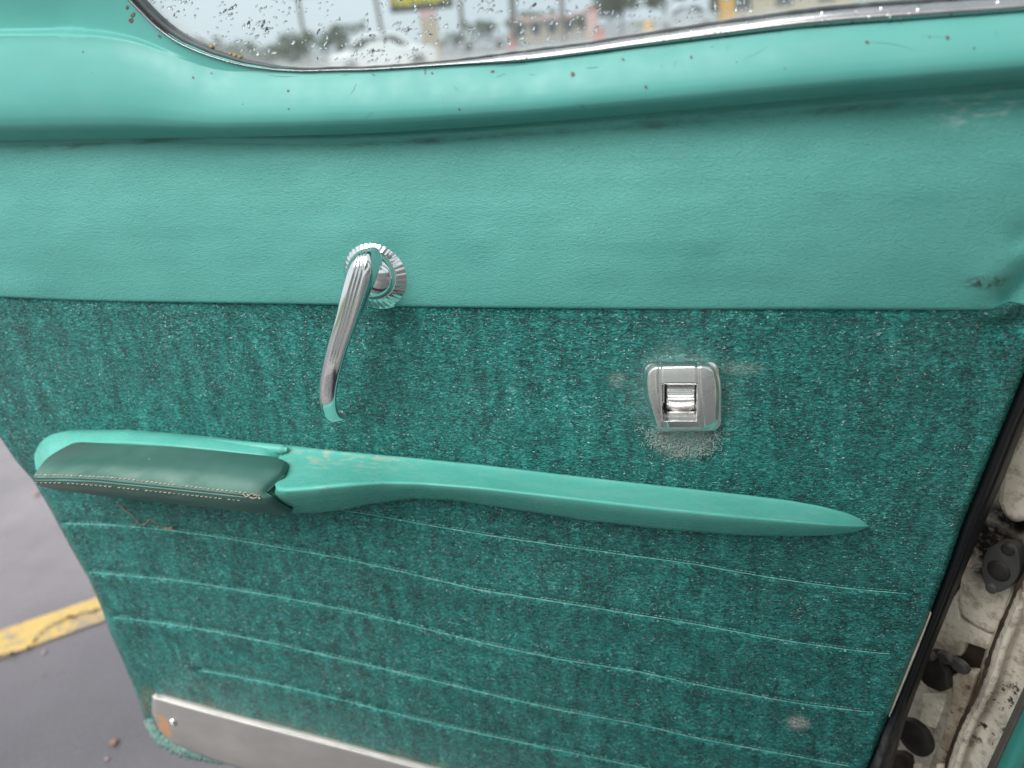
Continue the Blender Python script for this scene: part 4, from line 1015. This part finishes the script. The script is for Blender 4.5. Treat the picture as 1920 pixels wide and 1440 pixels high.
hinge = slab('hinge', [(1735, 1228), (1762, 1234), (1778, 1262), (1782, 1293), (1762, 1301), (1738, 1290), (1722, 1276), (1722, 1245)], .0, .02, DARKMETAL, body, Q, .004)
button('bolt', 1772, 1233, .0080, .003, .003, GREYMETAL, hinge, .75)
button('bolt', 1798, 1248, .0105, -.006, .003, GREYMETAL, hinge, .7)
button('bolt', 1742, 1228, .0070, .001, .004, GREYMETAL, hinge, .7)
slab('hinge_strap', [(1782, 1270), (1798, 1258), (1832, 1262), (1822, 1300), (1805, 1345), (1793, 1380), (1782, 1440), (1774, 1480), (1728, 1480), (1744, 1430), (1764, 1385), (1777, 1340), (1782, 1300)], -.006, .012, GRIMY, body, Q, .003)
slab('hinge_tab', [(1730, 1302), (1775, 1301), (1769, 1326), (1754, 1366), (1741, 1362), (1724, 1352)], .003, .003, CREAM, body, Q, .0008)
button('hinge_stop', 1717, 1382, .0200, -.002, .005, DARKMETAL, body, 1.15)
slab('rusty_bracket', [(1668, 1412), (1690, 1413), (1706, 1424), (1712, 1470), (1650, 1470)], .0, .01, BROWN, body, Q, .003)
for x0 in (1712, 1755):
    slab('shim', [(x0, 1434), (x0 + 14, 1434), (x0 + 13, 1460), (x0 - 2, 1460)], .004, .004, CREAM, body, Q, .001)
# sill trim in the lower right corner
lipx = cu([(1200, 1972), (1288, 1920), (1440, 1850), (1700, 1730)], 5)
yy = np.linspace(1150, 1700, 40)[:, None]; t_ = np.linspace(0, 1, 8)[None, :]
X = lipx(yy) + 18 * t_; Y = yy + 0 * X
sheet('rubber_lip', X, Y, .040 + .010 * np.sin(np.pi * t_ * .6) + 0 * X, GREYLIP, body, back=.03, PF=Q)
X = lipx(yy) + 18 + 46 * t_; sheet('sill_trim', X, yy + 0 * X, .054 + .006 * np.sin(np.pi * t_) + 0 * X, TEALTRIM, body, back=.03, PF=Q)
X = lipx(yy) + 64 + 320 * t_; sheet('floor_carpet', X, yy + 0 * X, .046 - .05 * t_ ** .7 + .003 * vnoise(X / 12, yy / 12, 77), TEALDARK, body, back=.02, PF=Q)
# the cabin the photo is taken from: roof, pillars, floor, seat, dashboard (right of and behind the camera)
UW = np.array([math.cos(JA), -math.sin(JA), 0.0])
def cab(u, w_, z): return JP * [1, 1, 0] + JN * u + UW * w_ + np.array([0, 0, z])
def cab_box(name, u, w_, z, mat, bw=.02):
    V_ = [cab(a_, b_, c_) for a_ in u for b_ in w_ for c_ in z]
    return bevel(mesh(name, V_, [(0, 1, 3, 2), (4, 6, 7, 5), (0, 4, 5, 1), (2, 3, 7, 6), (0, 2, 6, 4), (1, 5, 7, 3)], mat, body, False), bw, 3)
SEATGREY = plain('grey cabin cloth', (0.30, 0.30, 0.29), .8, 0, 40, .2)
HEADLINER = plain('pale headliner', (0.66, 0.66, 0.64), .9, 0, 40, .1)
cab_box('roof', (.48, 1.9), (.12, 1.36), (1.36, 1.42), HEADLINER, .025)
tube('windscreen_pillar', resample([cab(-.02, .26, .98), cab(.16, .20, 1.16), cab(.48, .15, 1.385)], 14), .03, TEALTRIM, body, 10)
tube('windscreen_pillar', resample([cab(-.02, 1.36, .98), cab(.16, 1.34, 1.16), cab(.48, 1.30, 1.385)], 14), .03, TEALTRIM, body, 10)
cab_box('centre_pillar', (1.12, 1.24), (.03, .10), (.3, 1.38), CREAM)
cab_box('side_panel', (1.24, 2.3), (.0, .10), (.28, 1.0), CREAM, .03)
cab_box('far_side', (.0, 2.3), (1.36, 1.42), (.28, 1.0), HEADLINER)
cab_box('floor', (.06, 2.3), (.12, 1.36), (.20, .25), SEATGREY)
cab_box('dashboard', (-.12, .10), (.42, 1.36), (.66, .98), SEATGREY, .05)


# ================================================================== what shows through the window
def ground_at(x, dist): p = AT(x, 60 - .1 * (x - 960), dist); p[2] = 0.0; return p
def zpx(y, x, dist): return float(AT(x, y, dist)[2])
V = [ground_at(1215, 95), ground_at(2300, 70), ground_at(2500, 160), ground_at(1180, 260)]
o = mesh('grass_verge', [(v[0], v[1], .02) for v in V], [(0, 1, 2, 3)], LAWN, None, False); kind(o, 'structure')
V = [(-60, -8, .02), (40, -6, .02), (60, -60, .02), (-80, -70, .02)]
kind(mesh('lawn', V, [(0, 1, 2, 3)], LAWN, None, False), 'structure')
def tree(x, dist, topy, wpx, label, cat='tree', dens=1.0, trunk=True):
    b = ground_at(x, dist); H = zpx(topy, x, dist); Wd = wpx / F * dist
    t = thing('tree' if cat == 'tree' else 'bush', label, cat, b, 'trees and bushes beyond the parking lot')
    r = random.Random(int(x * 7 + dist)); n_ = int(1500 * dens); cl = []
    th_ = .28 * H if trunk else .02 * H
    for k in range(18): cl.append((r.gauss(0, .24) * Wd, r.gauss(0, .24) * Wd, th_ + (H - th_) * r.uniform(.22, .86), r.uniform(.13, .24)))
    V_, F_ = [], []
    for k in range(n_):
        c_ = r.choice(cl); rad_ = c_[3] * min(Wd, (H - th_) * 1.2)
        d = np.array([r.gauss(0, 1), r.gauss(0, 1), r.gauss(0, 1)]); d /= np.linalg.norm(d); p_ = np.array(c_[:3]) + d * rad_ * r.random() ** .4 * np.array([1, 1, .85])
        p_[2] = min(max(p_[2], .05), H); s_ = H * r.uniform(.025, .05)
        a1 = np.array([r.gauss(0, 1), r.gauss(0, 1), r.gauss(0, 1)]); a1 /= np.linalg.norm(a1); a2 = np.cross(a1, d); a2 /= np.linalg.norm(a2) + 1e-9
        i0 = len(V_); V_ += [b + p_ + a1 * s_, b + p_ + a2 * s_ * .7, b + p_ - a1 * s_, b + p_ - a2 * s_ * .7]; F_.append((i0, i0 + 1, i0 + 2, i0 + 3))
    mesh('crown', V_, F_, LEAVES, t, False)
    bg = Bag(); tr_ = max(.02 * H, .05)
    bg.add(*tube_data(b + np.array([[0, 0, 0], [.02 * H, 0, .3 * H], [0, .02 * H, .6 * H], [.02 * H, 0, .8 * H]]), [tr_ * 1.3, tr_, tr_ * .7, tr_ * .3], 7))
    for k in range(4):
        e = np.array([math.cos(k * 1.6), math.sin(k * 1.6), 0]) * Wd * .25
        bg.add(*tube_data(b + np.array([[0, 0, (.3 + .08 * k) * H], e * .5 + [0, 0, (.45 + .06 * k) * H], e + [0, 0, (.58 + .06 * k) * H]]), [tr_ * .6, tr_ * .4, tr_ * .15], 5))
    bg.build('trunk', BARK, t, True)
tree(405, 62, 62, 90, 'low dark green bush at the far left end of the window, beside the chrome curve', 'bush', 1, False)
tree(478, 62, 72, 110, 'wide green bush left of the white car, lower than the bush beside it', 'bush', 1.2, False)
tree(560, 62, 52, 120, 'tall green bush just left of the white car, behind the leaning utility pole', 'bush', 1.4, False)
tree(640, 75, 44, 75, 'thin green tree behind the left half of the white car', 'tree', .8)
tree(905, 95, 34, 85, 'rounded green tree right of the sign pylon', 'tree', 1)
tree(850, 95, 58, 70, 'low green bush at the foot of the sign pylon', 'bush', .8, False)
tree(1020, 110, 17, 75, 'green tree above the roof of the beige shop', 'tree', .8)
tree(1165, 80, -40, 95, 'big dark tree right of the pink panel sign, rising out of view', 'tree', 1.5)
tree(1245, 80, -70, 120, 'tallest dark tree behind the orange bollard and silver car', 'tree', 1.8)
tree(1100, 100, 20, 60, 'small green tree behind the pink panel sign', 'tree', .6)

def car(cx, dist, wpx, top, paint, label, flip=1):
    b = ground_at(cx, dist); L = wpx / F * dist; H = zpx(top, cx, dist)
    t = thing('parked_car', label, 'car', b, 'cars parked beyond the window')
    v = rays(float(cx), 60.); az = math.atan2(v[1], v[0]) - math.pi / 2
    ca, sa = math.cos(az), math.sin(az)
    W = lambda x, y, z: b + np.array([x * ca - y * sa, x * sa + y * ca, z])
    sil = [(-.5, .20), (-.5, .52), (-.47, .60), (-.36, .66), (-.20, .97), (-.12, 1.0), (.10, 1.0), (.17, .96), (.30, .67), (.46, .58), (.5, .50), (.5, .20)]
    rings = []
    for y, k in ((-.85, .94), (-.8, 1), (.8, 1), (.85, .94)):
        rings.append([W(flip * x * L * (k if z > .6 else 1), y * (1 if z < .6 else .82), (z - .2) * H * k + .2 * H) for x, z in sil])
    V_, f_ = loft_data(rings); mesh('body', V_, f_, paint, t, False)
    for sgn in (-1, 1):
        for poly in ([(-.33, .68), (-.19, .93), (-.03, .95), (-.03, .68)], [(0, .68), (0, .95), (.12, .94), (.25, .68)]):
            pv = [W(flip * x * L, sgn * (.72), z * H) for x, z in poly] + [W(flip * x * L, sgn * (.62), z * H) for x, z in poly]
            mesh('window', pv, [(0, 1, 2, 3), (7, 6, 5, 4), (0, 4, 5, 1), (1, 5, 6, 2), (2, 6, 7, 3), (3, 7, 4, 0)], CARGLASS, t, False)
        for xw in (-.31, .32):
            a_ = np.linspace(0, 2 * math.pi, 16, endpoint=False); rings = []
            for yy_, rr in ((.68, .9), (.7, 1), (.86, 1), (.88, .85), (.87, .5)):
                rings.append([W(xw * L + .33 * rr * math.cos(q_), sgn * yy_, .34 + .33 * rr * math.sin(q_)) for q_ in a_])
            V_, f_ = loft_data(rings); mesh('wheel', V_, f_, TYRE, t, True)
    bg = Bag()
    for sgn in (-1, 1): bg = Bag(); bg.box(W(flip * .495 * L, sgn * .6, .52 * H), (.08, .3, .14), az); bg.build('headlight', BEZEL, t)
car(716, 36, 178, 63, CARWHITE, 'white car parked behind the window drops, left of the sign pylon')
car(1285, 60, 100, 9, CARSILVER, 'silver car parked in front of the tall dark trees, beside the orange bollard', -1)
car(905, 70, 84, 68, CARSILVER, 'grey car parked in the distance right of the sign pylon')

def utility_pole(x, y_base, dist, wpx, lean, label):
    b = ground_at(x, dist); t = thing('utility_pole', label, 'utility pole', b, 'utility poles along the road')
    r = wpx / F * dist / 2; H = 8.5
    tube('pole', b + np.array([[0, 0, 0], [lean * .5, 0, H * .5], [lean, 0, H]]), [r, r * .9, r * .75], POLE, t, 8)
    bg = Bag(); bg.box(b + np.array([lean * .95, 0, H - .5]), (2.2, .14, .14), .3); bg.build('crossarm', POLE, t)
    return b + np.array([lean, 0, H - .4])
tops = []
for x, dd_, wp_, ln_, lb in [(574, 120, 7, 0.3, 'thin leaning utility pole above the tall bush, left end of the pole line'), (722, 90, 8, -.5, 'utility pole standing behind the white car, left of the sign'), (868, 120, 9, .2, 'utility pole just right of the sign pylon'), (964, 95, 13, .1, 'thick pale utility pole left of the beige shop'), (1057, 70, 9, -.2, 'dark utility pole in front of the beige shop')]:
    tops.append(utility_pole(x, 0, dd_, wp_, ln_, lb))
for i in range(len(tops) - 1):
    a_, b_ = tops[i], tops[i + 1]; t_ = np.linspace(0, 1, 14)[:, None]
    pth = a_ + (b_ - a_) * t_; pth[:, 2] -= (.9 * 4 * t_ * (1 - t_))[:, 0]
    o = tube('power_cable', pth, .03, WIRE, None, 5, tuple(float(v) for v in a_)); tag(o, ['power cable from the leaning pole to the pole behind the white car', 'power cable passing behind the sign board', 'power cable between the pole right of the sign and the thick pale pole', 'power cable between the thick pale pole and the dark pole'][i], 'cable', 'cables between the utility poles')

# sign pylon with yellow lettering on a dark board
d_ = 62.0; b = ground_at(808, d_)
sg = thing('sign_pylon', 'roadside sign pylon, dark board with yellow lettering on a beige post', 'sign', b)
pw = 30 / F * d_; zb = zpx(19, 800, d_); ztop = zb + 4.2
v = rays(800., 60.); az = math.atan2(v[1], v[0]) - math.pi / 2
bg = Bag(); bg.box(b + np.array([0, 0, (zb - .5) / 2]), (pw, pw * .6, zb - .5), az); bevel(bg.build('post', BEIGE, sg), .05)
bg = Bag(); bg.box(b + np.array([0, 0, zb - .25]), (pw * .98, pw * .58, .5), az); bg.build('post_cap', PINK, sg)
bw_ = 106 / F * d_; bc = b + np.array([math.cos(az) * -.35, math.sin(az) * -.35, (zb + ztop) / 2])
bg = Bag(); bg.box(bc, (bw_, .5, ztop - zb), az); bevel(bg.build('board', SIGNDARK, sg), .06)
fx = np.array([math.cos(az), math.sin(az), 0]); fy = np.array([math.sin(az), -math.cos(az), 0]); r = random.Random(5)
bg = Bag()
for row in range(3):                                     # blurred, unreadable letters: strokes only
    z0 = zb + .42 + row * 1.2; xx_ = -bw_ * .44
    while xx_ < bw_ * .42:
        st_ = r.uniform(.16, .24)
        bg.box(bc * [1, 1, 0] + fx * xx_ + fy * .27 + np.array([0, 0, z0 + .38]), (st_, .06, r.choice([.75, .75, .6, .45])), az)
        if r.random() < .6: bg.box(bc * [1, 1, 0] + fx * (xx_ + .2) + fy * .27 + np.array([0, 0, z0 + r.choice([.08, .4, .68])]), (.3, .058, .16), az)
        xx_ += r.choice([.3, .34, .42])
kind(bg.build('lettering', SIGNYEL, sg), 'stuff')

# low beige shop, pink panel sign, posts
d_ = 105.0; b = ground_at(1035, d_); v = rays(1035., 60.); az = math.atan2(v[1], v[0]) - math.pi / 2
fx = np.array([math.cos(az), math.sin(az), 0]); fy = np.array([math.sin(az), -math.cos(az), 0])
shop = thing('shop_building', 'low beige shop with red fascia and dark windows behind the utility poles', 'building', b)
Ls = 150 / F * d_; Hs = zpx(30, 1035, d_)
bg = Bag(); bg.box(b - fy * 4 + [0, 0, Hs / 2], (Ls, 8, Hs), az); bg.build('wall', BEIGE, shop)
bg = Bag(); bg.box(b + fy * .3 + [0, 0, Hs - .1], (Ls + .4, .7, .5), az); bg.build('fascia', PINK, shop)
for k in range(5):
    bg = Bag(); bg.box(b + fx * ((k - 2) * Ls / 5.4) + fy * .03 + [0, 0, 1.3], (Ls / 8, .12, 1.7), az); wf = bg.build('window', BEZEL, shop)
    bg = Bag(); bg.box(b + fx * ((k - 2) * Ls / 5.4) + fy * .08 + [0, 0, 1.3], (Ls / 8 - .25, .06, 1.45), az); bg.build('pane', WINGLASS, wf)
d_ = 70.0; b = ground_at(1110, d_); t = thing('panel_sign', 'tall pale pink panel sign standing left of the big dark tree', 'sign', b)
H = zpx(20, 1110, d_); bg = Bag(); bg.box(b + [0, 0, H * .55], (1.0, .3, H * .9), az); bevel(bg.build('panel', PINK, t), .05)
bg = Bag(); bg.box(b + [0, 0, H + .12], (1.05, .34, .25), az); bg.build('cap', REDTRIM, t)
bg = Bag(); bg.box(b + [0, 0, .1], (1.2, .5, .2), az); bg.build('plinth', BEIGE, t)
for x, lb in ((1117, 'red traffic cone standing at the foot of the pink panel sign'), (1128, 'red traffic cone right of the pink panel sign'), (957, 'red traffic cone far off at the foot of the thick pale pole')):
    b = ground_at(x, 58.); t = thing('traffic_cone', lb, 'traffic cone', b, 'red cones in the distance')
    a_ = np.linspace(0, 2 * math.pi, 12, endpoint=False)
    rings = [b + np.stack([np.cos(a_) * r_, np.sin(a_) * r_, np.full(12, z_)], -1) for r_, z_ in ((.24, .06), (.16, .4), (.06, .95), (.04, 1.0))]
    V_, f_ = loft_data(rings); mesh('cone', V_, f_, REDTRIM, t, True); bg = Bag(); bg.box(b + [0, 0, .03], (.6, .6, .06)); bg.build('base', TYRE, t)
b = ground_at(1216, 55.); t = thing('bollard', 'orange yellow bollard in front of the dark trees', 'bollard', b)
a_ = np.linspace(0, 2 * math.pi, 14, endpoint=False); zt = zpx(39, 1216, 55.)
rings = [b + np.stack([np.cos(a_) * r_, np.sin(a_) * r_, np.full(14, z_)], -1) for r_, z_ in ((.26, 0), (.26, zt - .15), (.2, zt - .03), (.06, zt))]
V_, f_ = loft_data(rings); mesh('post', V_, f_, ORANGE, t, True)
bg = Bag(); bg.box(b + [0, 0, .02], (.8, .8, .04)); bg.build('foot_plate', BEZEL, t)
b = ground_at(1362, 66.); t = thing('gate_pillar', 'orange yellow pillar with a brown post beside it, right of the silver car', 'pillar', b)
bg = Bag(); bg.box(b + [0, 0, 2.2], (1.0, 1.0, 4.4), .2); bevel(bg.build('pillar', ORANGE, t), .04)
bg = Bag(); bg.box(b + [-.95, 0, 2.0], (.55, .55, 4.0), .2); bg.build('side_post', BARK, t)
bg = Bag(); bg.box(b + [0, 0, 4.5], (1.2, 1.2, .2), .2); bg.build('cap', BEIGE, t)
b = ground_at(1470, 95.); v = rays(1470., 20.); az = math.atan2(v[1], v[0]) - math.pi / 2
t = thing('house', 'pale house behind the grass verge right of the orange pillar', 'building', b)
bg = Bag(); bg.box(b + [0, 0, 1.6], (13, 7, 3.2), az); bg.build('wall', BEIGE, t)
fx = np.array([math.cos(az), math.sin(az), 0]); fy = np.array([math.sin(az), -math.cos(az), 0])
rv = [b + fx * sx_ * 7 + fy * sy_ * 4 + [0, 0, 3.2] for sx_ in (-1, 1) for sy_ in (-1, 1)] + [b + fx * sx_ * 6 + [0, 0, 5.2] for sx_ in (-1, 1)]
mesh('roof', rv, [(0, 1, 3, 2), (0, 2, 5, 4), (1, 4, 5, 3), (0, 4, 1), (2, 3, 5)], POLE, t, False)
for k in (-1, 0, 1):
    bg = Bag(); bg.box(b + fx * k * 4 + fy * 3.53 + [0, 0, 1.7], (1.6, .1, 1.3), az); bg.build('window', WINGLASS, t)
